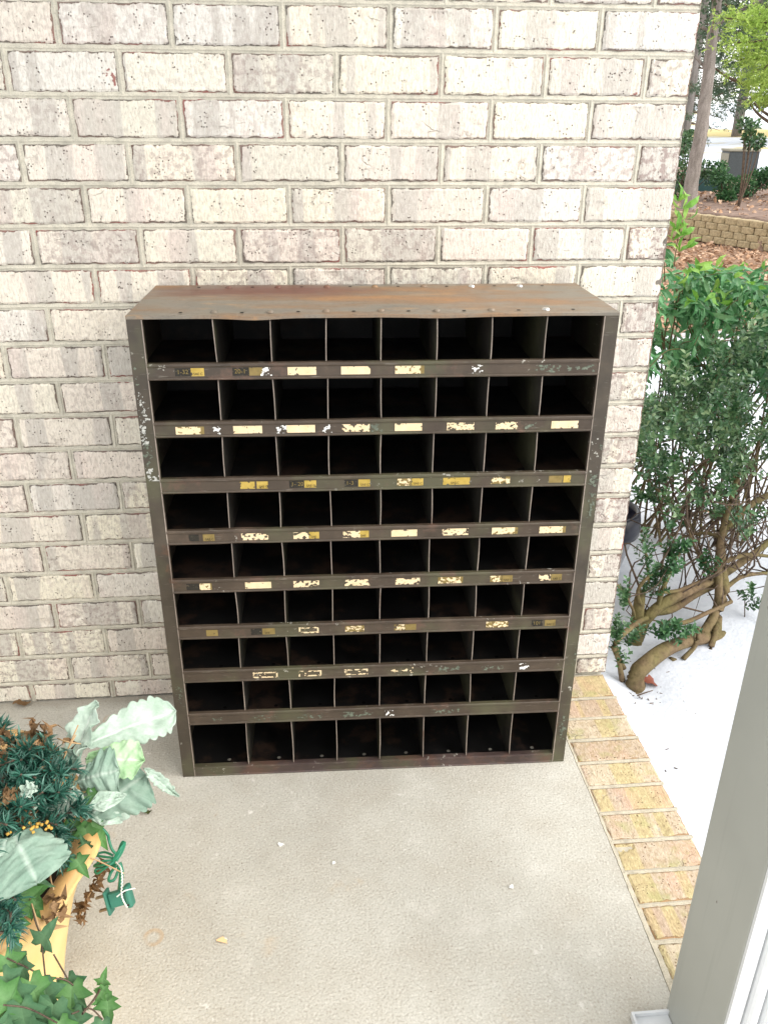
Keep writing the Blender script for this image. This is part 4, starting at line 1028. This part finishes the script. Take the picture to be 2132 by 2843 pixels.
# black and grey tub on the snow behind the corner
pc = wp(1634, 1710, .75); tub = empty('plant_tub', (pc[0], pc[1], gz(pc[0], pc[1]) - .02)); tag(tub, 'grey ribbed tub with a dark blue rim half hidden behind the wall corner', 'tub')
pr = [(.075, 0), (.10, .10), (.115, .17)]; 
def lathe(prof, seg=40, rib=0.0):
    b = MB(); P = np.array([[(r*(1+rib*math.cos(j*8))*math.cos(2*math.pi*j/seg), r*(1+rib*math.cos(j*8))*math.sin(2*math.pi*j/seg), z) for r, z in prof] for j in range(seg+1)]); b.grid(P); return b
lathe(pr, 60, .01).build('tub_body', M_zinc, tub, smooth=True)
lathe([(.115, .17), (.132, .175), (.136, .20), (.128, .255), (.118, .262), (.110, .24), (.10, .19), (0, .185)], 48).build('rim_band', M_nav, tub, smooth=True)

# brown leaves and twigs lying on the snow
def single_leaf(name, px, py, z, ln, ang, label, mat=M_brleaf, w=.55):
    p = atz(px, py, z); b = MB(); n = 12; P = []
    for i in range(n + 1):
        t_ = i / n; ww = ln * w * .5 * (math.sin(math.pi * t_ ** .8) ** .7) * (1 + .25 * math.sin(t_ * 21))
        P.append([(t_*ln - ln/2, s*ww, .006 + .35*abs(s)*ww*.5 + .004*math.sin(t_*7)) for s in (-1, -.5, 0, .5, 1)])
    b.grid(P, rnd=.4); o = b.build(name, mat, smooth=True); o.location = p; o.rotation_euler = (random.uniform(-.2, .2), random.uniform(-.2, .2), ang); return tag(o, label, 'leaf')
single_leaf('fallen_leaf', 1815, 1898, -.085, .075, .1, 'reddish brown leaf on the snow at the foot of the boxwood trunk', leafm('red_brown_leaf', (.16,.05,.035), (.24,.08,.05), (.3,.1,.06), .7, .2, .1))
single_leaf('fallen_leaf', 1855, 1955, -.085, .022, 1.3, 'tiny orange leaf on the bare snow right of the brick edging', M_litter)
single_leaf('fallen_leaf', 1965, 1425, -.1, .12, .2, 'orange brown leaf caught on the snow beneath the bush twigs', M_litter)
single_leaf('fallen_leaf', 1985, 1262, -.1, .16, .2, 'large brown dead leaf hanging among the boxwood sprigs') if False else None
def stick(pts, label, r=.0022):
    P = spline([atz(px, py, -.08) + np.array([0, 0, .006]) for px, py in pts], 8); o_ = P[0].copy(); b = MB(); b.tube(P - o_, np.linspace(r, r*.6, 8), 6, wob=.2); o = b.build('fallen_twig', M_twig, smooth=True); o.location = o_; tag(o, label, 'twig')
stick([(1768, 1936), (1790, 1928), (1810, 1922)], 'short dark twig on the snow right of the boxwood trunk')
stick([(1915, 1865), (1950, 1885), (1980, 1905)], 'longer twig on the snow pointing down to the dark debris', .0016)
stick([(2000, 1905), (2020, 1925), (2050, 1940)], 'thin twig on the snow next to the post', .0015)
dbr = MB()
for k in range(46):
    p = atz(random.uniform(1830, 2080), random.uniform(1870, 2200), -.078) + np.array([0, 0, .004]); q = rng.normal(size=3)*random.uniform(.002, .005); q[2] = 0
    dbr.tube([p, p + q], random.uniform(.0008, .002), 5)
for k in range(60):
    a_ = random.uniform(0, 6.28); r_ = random.uniform(.035, .11); x_, y_ = .118 + r_*math.cos(a_), .045 + r_*math.sin(a_); z_ = gz(x_, y_) + .004 - .035*math.exp(-(math.hypot(x_-.115, y_-.05)/.06)**2)
    if x_ > .01: q = rng.normal(size=3)*.005; q[2] = 0; dbr.tube([(x_, y_, z_), np.array([x_, y_, z_]) + q], random.uniform(.0008, .0018), 5)
tag(dbr.build('snow_debris', M_twig), 'dark specks of bark and buds sprinkled over the snow beside the edging', 'debris', kind='stuff')

# chips on the porch floor
def chip(px, py, size, mat, label, name='paint_chip'):
    p = atz(px, py, .001); n = 7; th = np.sort(rng.uniform(0, 2*math.pi, n)); b = MB(); R_ = size*rng.uniform(.35, .6, n)
    up_ = [(R_[i]*math.cos(th[i]), R_[i]*.75*math.sin(th[i]), .0022 + .002*math.sin(th[i])) for i in range(n)]; lo_ = [(x, y, z-.0012) for x, y, z in up_]
    b.add(up_ + lo_, [tuple(range(n)), tuple(range(n, 2*n))[::-1]] + [(i, i+n, (i+1) % n + n, (i+1) % n) for i in range(n)]); o = b.build(name, mat); o.location = p; tag(o, label, 'paint chip', 'paint chips on the porch floor'); return o
M_chipo = simple('orange_white_chip', (.80,.52,.28), .6, .2)
chip(615, 2616, .022, M_chipo, 'orange paint chip with a white tip, nearest on the concrete, left of centre'); chip(627, 2611, .007, M_white, 'white flake touching the orange paint chip')
chip(780, 2345, .014, M_white, 'white paint chip nearest the shelf on the concrete'); chip(928, 2398, .009, M_white, 'tiny white flake right of the chip nearest the shelf')
chip(1420, 2464, .012, M_white, 'white paint chip on the right part of the concrete near the edging')
o = single_leaf('fallen_leaf', 408, 2258, .001, .024, .1, 'small dark curled leaf on the concrete left of the shelf foot', leafm('olive_dead_leaf', (.05,.06,.02), (.08,.09,.03), (.10,.10,.04), .7, .2, .1), .45)
single_leaf('fallen_leaf', 62, 1958, .001, .045, .2, 'dry brown leaf lying on the concrete at the foot of the wall')

# ================================================================== planter
PC = np.array([-1.415, -.835, 0.0])
pot = empty('ceramic_planter', tuple(PC)); tag(pot, 'large yellow ceramic planter with a weathered rolled rim in the lower left corner', 'planter')
prof_ = [(.0, .012), (.165, .0), (.178, .012), (.190, .08), (.212, .17), (.232, .25), (.246, .30), (.258, .325), (.272, .338), (.279, .350), (.277, .362), (.266, .368), (.250, .362), (.238, .345), (.232, .31), (.225, .27)]
b = MB(); seg = 96; P = np.zeros((seg+1, len(prof_), 3)); E = np.zeros((seg+1, len(prof_)))
for j in range(seg+1):
    th = 2*math.pi*j/seg
    for i, (r, z) in enumerate(prof_):
        sc = .010*math.cos(th*5 + .6)*max(0, (z-.2)/.17) + .005*math.cos(th*13)*max(0, (z-.05)/.3)*(1 if i < 10 else .3)
        sc += .004*vn(math.cos(th)*2, math.sin(th)*2, z*6)
        P[j, i] = ((r+sc)*math.cos(th), (r+sc)*math.sin(th), z + .006*math.cos(th*5)*max(0, (z-.3)/.06)); E[j, i] = 1 if 10 <= i <= 14 else (.4 if i == 9 else 0)
b.grid(P, edge=E); b.build('pot_body', M_pot, pot, smooth=True)
b = MB(); xs = np.linspace(-1, 1, 36)
b.grid([[(PC[0]*0 + r*math.cos(t_), r*math.sin(t_), .315 + .012*vn(r*20, t_*3)) for r in np.linspace(.001, .232, 14)] for t_ in np.linspace(0, 2*math.pi, 48)]); b.build('soil', M_soil, pot, smooth=True)

def lookleaf(name, base, tip, width, mat, label, scal=7, sdep=.16, curl=.15, cup=.12, roll=0.0, parent=None, bend=0.0, wfun=None, toward=None):
    """velvety scalloped leaf from base to tip, facing the light"""
    base, tip = np.asarray(base, float), np.asarray(tip, float); ln = np.linalg.norm(tip - base); A = unit(tip - base)
    F = unit(toward if toward is not None else np.array([.15, -.55, .8])); S = unit(np.cross(A, F)); Nn = np.cross(S, A)
    S, Nn = S*math.cos(roll) + Nn*math.sin(roll), Nn*math.cos(roll) - S*math.sin(roll)
    n, m = 60, 18; P = np.zeros((n+1, m+1, 3)); Vn = np.zeros((n+1, m+1))
    for i in range(n+1):
        t_ = i/n; wv = wfun(t_) if wfun else (math.sin(math.pi*min(1, t_**.75*1.0))**.75 if t_ < 1 else 0)
        wv = max(wv, .04)*width*.5
        for j in range(m+1):
            s_ = (j/m)*2-1
            sc = 1 + sdep*(abs(math.sin(t_*math.pi*scal + (0 if s_ < 0 else .8)))**.7 - .6)*abs(s_)**2
            fwd_ = .18*width*abs(s_)**1.5*math.sin(math.pi*t_)
            h_ = curl*ln*math.sin(math.pi*t_)*.6 - bend*ln*t_*t_ + cup*width*(abs(s_)**1.6)*(.6+.4*math.sin(t_*math.pi*scal)) + .005*vn(t_*6, s_*3, ln*50) + .0022*vn(t_*17, s_*7, ln*90) - .0014*max(0, 1-abs(s_)*7)
            vein_side = max(0, 1-abs(((t_*7 - abs(s_)*1.1) % 1)-.5)*9)*.16*(abs(s_) < .85)
            Vn[i, j] = max(max(0, 1-abs(s_)*9), vein_side)
            P[i, j] = A*(t_*ln + fwd_) + S*(s_*wv*sc) + Nn*h_
    b = MB(); b.grid(P, vein=Vn); o = b.build(name, mat, parent, smooth=True); o.location = base
    if not parent: tag(o, label, 'leaf')
    sm = o.modifiers.new('thick', 'SOLIDIFY'); sm.thickness = .0008
    return o
# height of foliage above floor gives real positions
def fz(px, py, z): return atz(px, py, z)
def fat(px, py, Y): return at(px, py, Y)
mil = empty('dusty_miller_spray', tuple(PC + np.array([.12, .12, .33]))); tag(mil, 'spray of pale mint velvety scalloped leaves leaning out of the yellow planter toward the shelf', 'plant')
mo = np.array(mil.location)
def ml(base, tip, width, mat, **k):
    o = lookleaf('scalloped_leaf', base, tip, width, mat, None, parent=mil, **k); o.location = np.asarray(base) - mo; return o
wide_tip = lambda t_: (.28 + .75*min(1, t_*2.2))*(1-max(0, (t_-.72)/.28)**2.2) if t_ > .02 else .1
ml(fz(232, 2070, .47), fz(488, 1975, .46), .066, M_miller, scal=9, sdep=.22, curl=.10, cup=.10, wfun=wide_tip)
ml(fz(205, 2120, .45), fz(275, 1950, .50), .050, M_miller, scal=6, sdep=.25, curl=.10, cup=.35, roll=.5)
ml(fz(240, 2112, .45), fz(404, 2112, .45), .056, M_miller3, scal=7, sdep=.14, curl=.12, cup=.12, wfun=wide_tip)
ml(fz(398, 2132, .44), fz(488, 2210, .38), .018, M_miller, scal=9, sdep=.3, curl=.05, cup=.5, bend=-.1)
ml(fz(215, 2170, .44), fz(330, 2140, .45), .074, M_miller2, scal=8, sdep=.18, curl=.18, cup=-.15, wfun=wide_tip)
ml(fz(165, 2150, .45), fz(208, 2080, .48), .045, M_miller2, scal=5, sdep=.25, curl=.1, cup=.3)
ml(fz(250, 2265, .39), fz(405, 2150, .42), .088, M_miller2, scal=8, sdep=.14, curl=.12, cup=-.10, wfun=wide_tip)
ml(fz(330, 2150, .42), fz(280, 2290, .38), .080, M_miller, scal=6, sdep=.14, curl=.05, cup=-.1)
ml(fz(235, 2245, .42), fz(140, 2215, .43), .050, M_miller, scal=3, sdep=.1, curl=.1, cup=.1)
ml(fz(245, 2240, .43), fz(352, 2208, .43), .040, M_miller, scal=2, sdep=.06, curl=.1, cup=.12, wfun=lambda t_: max(0, 1-t_)**.8*min(1, t_*4))
ml(fz(40, 2318, .47), fz(105, 2452, .44), .088, M_miller2, scal=7, sdep=.10, curl=.05, cup=-.06, wfun=lambda t_: (.6 + .55*min(1, t_*2.5))*(1-max(0, (t_-.6)/.4)**3) if t_ > .01 else .3)
ml(fz(20, 2330, .47), fz(-30, 2450, .44), .088, M_miller2, scal=7, sdep=.10, curl=.05, cup=-.06)
ml(fz(68, 2200, .50), fz(108, 2190, .51), .022, M_miller, scal=6, sdep=.3, curl=.2, cup=.4)
ml(fz(60, 2265, .47), fz(110, 2215, .48), .020, M_miller, scal=2, sdep=.1, curl=.2, cup=.3)
b = MB()
for a0, a1 in (((150, 2260, .40), (232, 2070, .47)), ((150, 2250, .40), (285, 2110, .45)), ((140, 2260, .40), (215, 2170, .44)), ((160, 2300, .38), (250, 2265, .39)), ((60, 2200, .36), (40, 2318, .47)), ((100, 2290, .36), (20, 2330, .47))):
    p0, p1 = fz(*a0) - mo, fz(*a1) - mo; b.tube(spline([p0, (p0+p1)/2 - np.array([0, 0, .015]), p1], 8), .0022, 6)
b.build('stem', M_miller2, mil, smooth=True)

# artificial spruce garland
gar = empty('spruce_garland', tuple(PC + np.array([0, .02, .34]))); tag(gar, 'teal green artificial spruce branches filling the yellow planter', 'garland'); go = np.array(gar.location)
nd = MB(); st = MB()
def needle_branch(p0, p1, n=170, ln=.024):
    p0, p1 = np.asarray(p0), np.asarray(p1); mid = (p0+p1)/2 + rng.normal(size=3)*.010 + np.array([0, 0, .01]); P = spline([p0, mid, p1], 12) - go
    st.tube(P, .0016, 5)
    t_ = rng.random(n)*11; i = t_.astype(int).clip(0, 10); fr = (t_-i)[:, None]; C = P[i]*(1-fr) + P[i+1]*fr; A0 = unit(P[-1]-P[0])
    r_ = rng.normal(size=(n, 3)); r_ -= (r_@A0)[:, None]*A0; r_ /= np.linalg.norm(r_, axis=1)[:, None]; A = r_ + A0*.75
    rv = np.clip(rng.beta(1.6, 3.2, n)*1.0, 0, 1)
    leaf_cards(nd, C, A, rdir(n, .8), ln*rng.uniform(.7, 1.2, n), .0030, rv, .15, .1)
for (a, b_) in (((60, 2230, .42), (128, 2050, .50)), ((70, 2230, .42), (150, 2085, .50)), ((20, 2230, .42), (30, 2060, .50)), ((40, 2200, .42), (85, 2080, .52)), ((0, 2150, .45), (60, 2050, .50)), ((60, 2240, .44), (215, 2135, .48)), ((40, 2260, .44), (200, 2190, .47)),
                ((80, 2280, .42), (195, 2240, .45)), ((20, 2300, .42), (160, 2290, .44)), ((0, 2260, .44), (120, 2200, .50)), ((-20, 2300, .42), (60, 2240, .50)), ((-20, 2200, .44), (60, 2150, .52)), ((10, 2330, .40), (110, 2320, .44)), ((60, 2330, .40), (190, 2310, .41)),
                ((-40, 2120, .44), (40, 2110, .51)), ((-10, 2440, .40), (45, 2500, .42)), ((-30, 2480, .40), (40, 2560, .41)), ((-40, 2540, .40), (25, 2600, .42)), ((-60, 2340, .42), (20, 2290, .50)), ((100, 2230, .42), (175, 2155, .49)), ((-60, 2060, .42), (10, 2030, .50)), ((-120, 2200, .42), (-40, 2120, .5)), ((-120, 2400, .42), (-30, 2360, .5)), ((-100, 2300, .42), (-20, 2220, .52)),
                ((100, 2200, .42), (120, 2110, .50)), ((90, 2180, .42), (60, 2110, .51)), ((110, 2260, .42), (165, 2200, .48)), ((30, 2240, .42), (95, 2240, .49)), ((130, 2330, .40), (165, 2390, .40)), ((20, 2180, .42), (100, 2160, .50)), ((-10, 2280, .42), (70, 2300, .47))):
    needle_branch(fz(*a), fz(*b_))
st.build('wire_stem', M_twig, gar, smooth=True); nd.build('needles', M_needle, gar)

# ivy
def ivy_leaf(c, A, N, size, mb, r=.5):
    A = unit(A); N = np.asarray(N, float); S = unit(np.cross(A, N)); N = np.cross(S, A)
    out = [(0, .0), (.14, -.20), (.30, -.17), (.30, .0), (.60, .20), (.36, .30), (.20, .36), (.21, .52), (.12, .78), (0, 1.08)]
    pts = [(x, y) for x, y in out] + [(-x, y) for x, y in out[-2:0:-1]]
    V = []; vein = []
    for k_, (x, y) in enumerate(pts): V.append(c + size*(S*x + A*y + N*(.22*abs(x) - .16*y*y + .03*math.sin(k_*2.1)))); vein.append(.1)
    cen = len(V); V.append(c + size*(A*.0)); vein.append(1); V.append(c + size*(A*.30 - N*.02)); vein.append(.95); V.append(c + size*(A*.62 - N*.07)); vein.append(.6)
    n_ = len(pts); f = []
    hub = lambda y: cen if y < .0 else (cen+1 if y < .5 else cen+2)
    for i in range(n_):
        j = (i+1) % n_; hi_, hj = hub(pts[i][1]), hub(pts[j][1])
        if hi_ == hj: f.append((hi_, i, j))
        else: f.append((hi_, i, j, hj))
    f.append((cen, cen+1, cen+1)) if False else None
    mb.add(V, f, vein=vein, rnd=r)
ivy = empty('ivy_plant', tuple(PC + np.array([.16, -.12, .36]))); tag(ivy, 'trailing ivy with pointed lobed leaves spilling over the rim of the yellow planter', 'plant'); io = np.array(ivy.location)
iv, ivd, ist, idr = MB(), MB(), MB(), MB()
def ivl(px, py, z, ang, size, mb=None, tilt=0.0):
    """ang: direction the tip points in the picture, degrees clockwise from right"""
    a = math.radians(ang); p = fz(px, py, z) - io; A = RIGHT*math.cos(a) - UP*math.sin(a); A = A - FWD*.15
    N = -FWD + np.array([0, 0, .5]) + rng.normal(size=3)*.25; ivy_leaf(p - A*size*.0, A, N, size, mb or ivd)
big = [(245, 2210, .43, 20, .036), (235, 2345, .37, 70, .030), (205, 2280, .38, 85, .040), (255, 2285, .38, 55, .046), (238, 2300, .38, 75, .040), (190, 2380, .38, 100, .036), (213, 2385, .38, 50, .032), (240, 2350, .37, 250, .020),
       (115, 2620, .36, -60, .040), (60, 2480, .39, 60, .050), (85, 2460, .39, 70, .048), (45, 2545, .39, 85, .040), (100, 2505, .39, 110, .025), (30, 2470, .39, 95, .04), (95, 2440, .40, 20, .03),
       (15, 2655, .38, 60, .044), (62, 2668, .37, 75, .036), (30, 2745, .36, 65, .056), (85, 2725, .36, 60, .050), (150, 2790, .34, 100, .062), (120, 2735, .35, 70, .052), (200, 2735, .34, 95, .050), (190, 2720, .34, 65, .045), (60, 2790, .35, 70, .052), (10, 2800, .34, 60, .055), (110, 2820, .33, 80, .055), (205, 2810, .33, 80, .045), (165, 2835, .33, 80, .04), (225, 2800, .33, 250, .02),
       (285, 2730, .30, -80, .022), (290, 2740, .30, 100, .020), (292, 2765, .29, 85, .030), (300, 2780, .29, 80, .034), (285, 2755, .30, 130, .020), (285, 2835, .28, 90, .035), (10, 2710, .37, 40, .05), (0, 2760, .36, 30, .05), (15, 2840, .34, 80, .05), (75, 2840, .33, 70, .05),
       (45, 2410, .40, 120, .035), (15, 2420, .40, 110, .035), (100, 2380, .40, 75, .030), (170, 2330, .39, 60, .028), (150, 2350, .39, 120, .026), (60, 2640, .37, 150, .03)]
for k, (px, py, z, ang, size) in enumerate(big): ivl(px, py, z, ang + random.uniform(-8, 8), size, iv if k in (0, 2, 3, 4, 9, 10, 11, 12, 13, 29, 30, 31, 32, 33) or k % 3 == 0 else ivd)
for k in range(4): ivl(random.uniform(-60, 200), random.uniform(2380, 2620) if random.random() < .5 else random.uniform(2740, 2900), random.uniform(.34, .37), random.uniform(30, 130), random.uniform(.03, .05), random.choice([iv, ivd]))
def stem(pts, r=.0011, mb=None):
    (mb or ist).tube(spline([fz(*p) - io for p in pts], 14), r, 5, cap=False)
stem([(200, 2290, .37), (195, 2340, .38), (190, 2390, .38)]); stem([(85, 2430, .39), (95, 2540, .38), (115, 2610, .36), (130, 2740, .35)]); stem([(230, 2815, .34), (262, 2775, .32), (280, 2745, .30)], .0016); stem([(200, 2815, .34), (250, 2800, .32), (285, 2830, .28)]); stem([(280, 2745, .30), (283, 2715, .30)])
stem([(140, 2715, .36), (180, 2720, .35), (205, 2735, .34)]); stem([(150, 2650, .35), (190, 2720, .34)]); stem([(20, 2660, .38), (100, 2700, .36), (130, 2740, .35)]); stem([(0, 2590, .37), (60, 2590, .37)], .0016); stem([(10, 2790, .36), (80, 2800, .35), (160, 2840, .34)])
iv.build('fresh_leaves', M_ivy, ivy); ivd.build('dark_leaves', M_ivyd, ivy); ist.build('vine_stem', M_twig, ivy, smooth=True)
# dried leaves and stalks in the planter
dry = empty('dried_foliage', tuple(PC + np.array([.05, 0, .34]))); tag(dry, 'crumpled brown dried leaves and stalks among the spruce in the planter', 'dried leaves'); do_ = np.array(dry.location)
dl = MB(); ds = MB()
spots = [(60, 2055, .50), (100, 2030, .50), (125, 2035, .50), (90, 2070, .50), (70, 2095, .50), (140, 2100, .49), (120, 2085, .49), (160, 2080, .48), (30, 2100, .50), (10, 2045, .50), (70, 2280, .47), (40, 2210, .49), (150, 2540, .37)]
for (px, py, z) in spots:
    for q in range(9):
        p = fz(px + random.gauss(0, 9), py + random.gauss(0, 8), z) - do_; leaf_cards(dl, p[None], rdir(1), rdir(1), random.uniform(.012, .026), random.uniform(.008, .016), rng.random(1), .35, .6)
for k in range(150):
    a_ = random.uniform(-1.6, .9); r_ = .225 * math.sqrt(random.uniform(.1, 1)); p = np.array([r_*math.cos(a_) - .05, r_*math.sin(a_), random.uniform(-.02, .0)])
    leaf_cards(dl, p[None], rdir(1), rdir(1), random.uniform(.015, .035), random.uniform(.008, .018), rng.random(1)*.6, .35, .5)
for px, py, z in ((150, 2435, .37), (140, 2390, .38), (155, 2480, .37), (90, 2470, .37)):
    for q in range(3): p = fz(px+random.gauss(0, 6), py+random.gauss(0, 8), z) - do_; leaf_cards(dl, p[None], rdir(1), rdir(1), .022, .014, rng.random(1), .35, .5)
# trailing brown strand outside the pot
strand = [(285, 2395, .30), (280, 2430, .27), (262, 2460, .24), (240, 2500, .21), (225, 2530, .19), (222, 2552, .17)]
P = spline([fz(*p) - do_ for p in strand], 30); ds.tube(P, .0014, 5)
for i in range(30):
    for q in range(2): leaf_cards(dl, P[i][None], rdir(1, -.3), rdir(1), random.uniform(.010, .019), random.uniform(.006, .010), rng.random(1)*.45, .4, .5)
for pts in (((160, 2350, .38), (172, 2390, .38), (168, 2420, .37)), ((138, 2400, .38), (142, 2440, .37), (150, 2470, .37)), ((95, 2455, .39), (120, 2435, .38), (140, 2415, .38)), ((175, 2115, .47), (185, 2090, .48), (218, 2013, .50)), ((180, 2090, .48), (195, 2070, .49), (212, 2040, .50)), ((215, 2380, .38), (262, 2385, .36), (345, 2425, .33)), ((160, 2050, .49), (190, 2060, .49), (225, 2065, .48)), ((85, 2495, .39), (105, 2560, .38), (122, 2610, .36)), ((0, 2590, .37), (30, 2592, .37), (70, 2590, .37))):
    ds.tube(spline([fz(*p) - do_ for p in pts], 10), .0011, 5)
ds.build('dry_stalk', simple('straw_stalk', (.45,.30,.16), .8), dry, smooth=True); dl.build('dry_leaves', M_brleaf, dry)
gt = simple('amber_bud', (.50,.30,.06), .5)
bd = MB()
for k in range(22):
    p = fz(random.uniform(0, 160), random.choice([random.uniform(2275, 2310), random.uniform(2060, 2300)]), .475) - do_; bd.tube([p, p + rng.normal(size=3)*.003], .0022, 6)
bd.build('bud', gt, dry, smooth=True)

# green cord and plug hanging from the planter
plug = empty('light_string_plug', tuple(fz(325, 2490, .30))); tag(plug, 'green two-prong plug on a bundled green cord hanging from the planter rim', 'plug'); po = np.array(plug.location)
c = MB()
def cz(pts, r=.0022): c.tube(spline([fz(*p) - po for p in pts], 26), r, 7)
cz([(285, 2300, .37), (300, 2318, .36), (304, 2335, .355), (312, 2358, .345), (322, 2370, .34)])
for k in range(5): cz([(322, 2395, .33), (330+k*3, 2362, .335), (340+k*2, 2338, .34), (344-k*2, 2342+k*3, .34), (333-k*2, 2370, .335), (318-k, 2392, .33), (312+k*2, 2405, .325), (325, 2395+k*2, .33)], .0018)
cz([(315, 2375, .33), (290, 2366, .33), (266, 2374, .33), (285, 2378, .33), (315, 2382, .33)], .0018); cz([(318, 2388, .33), (282, 2392, .33), (262, 2405, .32), (285, 2402, .33), (312, 2395, .33)], .0018)
cz([(320, 2395, .33), (290, 2408, .32), (266, 2415, .32), (272, 2425, .32), (300, 2405, .33), (322, 2390, .33)], .0018)
cz([(325, 2400, .33), (308, 2425, .32), (303, 2445, .315), (318, 2442, .315), (328, 2420, .32), (330, 2405, .33)], .0022)
cz([(332, 2395, .33), (338, 2420, .32), (336, 2450, .31), (332, 2480, .30)], .0036)
c.build('cord', M_greenpl, plug, smooth=True)
b = MB()
pr_ = fz(330, 2495, .30) - po; Rr = RIGHT; Uu = UP; Ff = FWD
def pb_box(mb, x0, x1, y0, y1, z0, z1):
    V = []
    for x, y, z in ((x0,y0,z0),(x1,y0,z0),(x1,y1,z0),(x0,y1,z0),(x0,y0,z1),(x1,y0,z1),(x1,y1,z1),(x0,y1,z1)):
        ca, sa = math.cos(.28), math.sin(.28); V.append(pr_ + Rr*(x*ca - y*sa) + Uu*(x*sa + y*ca) - Ff*z)
    mb.add(V, [(0,3,2,1),(4,5,6,7),(0,1,5,4),(1,2,6,5),(2,3,7,6),(3,0,4,7)])
pb_box(b, -.013, .012, -.010, .012, -.006, .006); b.build('plug_body', M_plug, plug, bevel=.002)
b = MB(); pb_box(b, -.0175, -.0132, -.018, .018, -.010, .010); b.build('face_plate', M_plug, plug, bevel=.0015)
b = MB(); pb_box(b, .0122, .021, -.016, .017, -.009, .009); b.build('socket_end', M_plug, plug, bevel=.003)
for yy in (-.010, .010):
    b = MB(); pb_box(b, -.032, -.0177, yy-.0014, yy+.0014, -.003, .003); b.build('prong', M_prong, plug)
    b = MB(); pb_box(b, .0135, .0165, yy-.0016, yy+.0016, .0088, .0094); b.build('slot', M_ink, plug)
b = MB(); tp_ = spline([fz(322, 2393, .34)-po, fz(336, 2410, .34)-po, fz(340, 2440, .335)-po, fz(338, 2478, .33)-po, fz(343, 2500, .32)-po, fz(354, 2520, .315)-po], 60)
tp_ = np.array([p + np.array([0, 0, .0]) + RIGHT*.0009*math.sin(i*2.2) for i, p in enumerate(tp_)]); b.tube(tp_, .0011, 6)
b.tube(spline([fz(325, 2490, .325)-po, fz(340, 2478, .325)-po, fz(350, 2472, .32)-po, fz(376, 2466, .31)-po], 10), .0011, 6); b.build('twist_tie', M_tie, plug, smooth=True)
print('objects', len(bpy.data.objects))
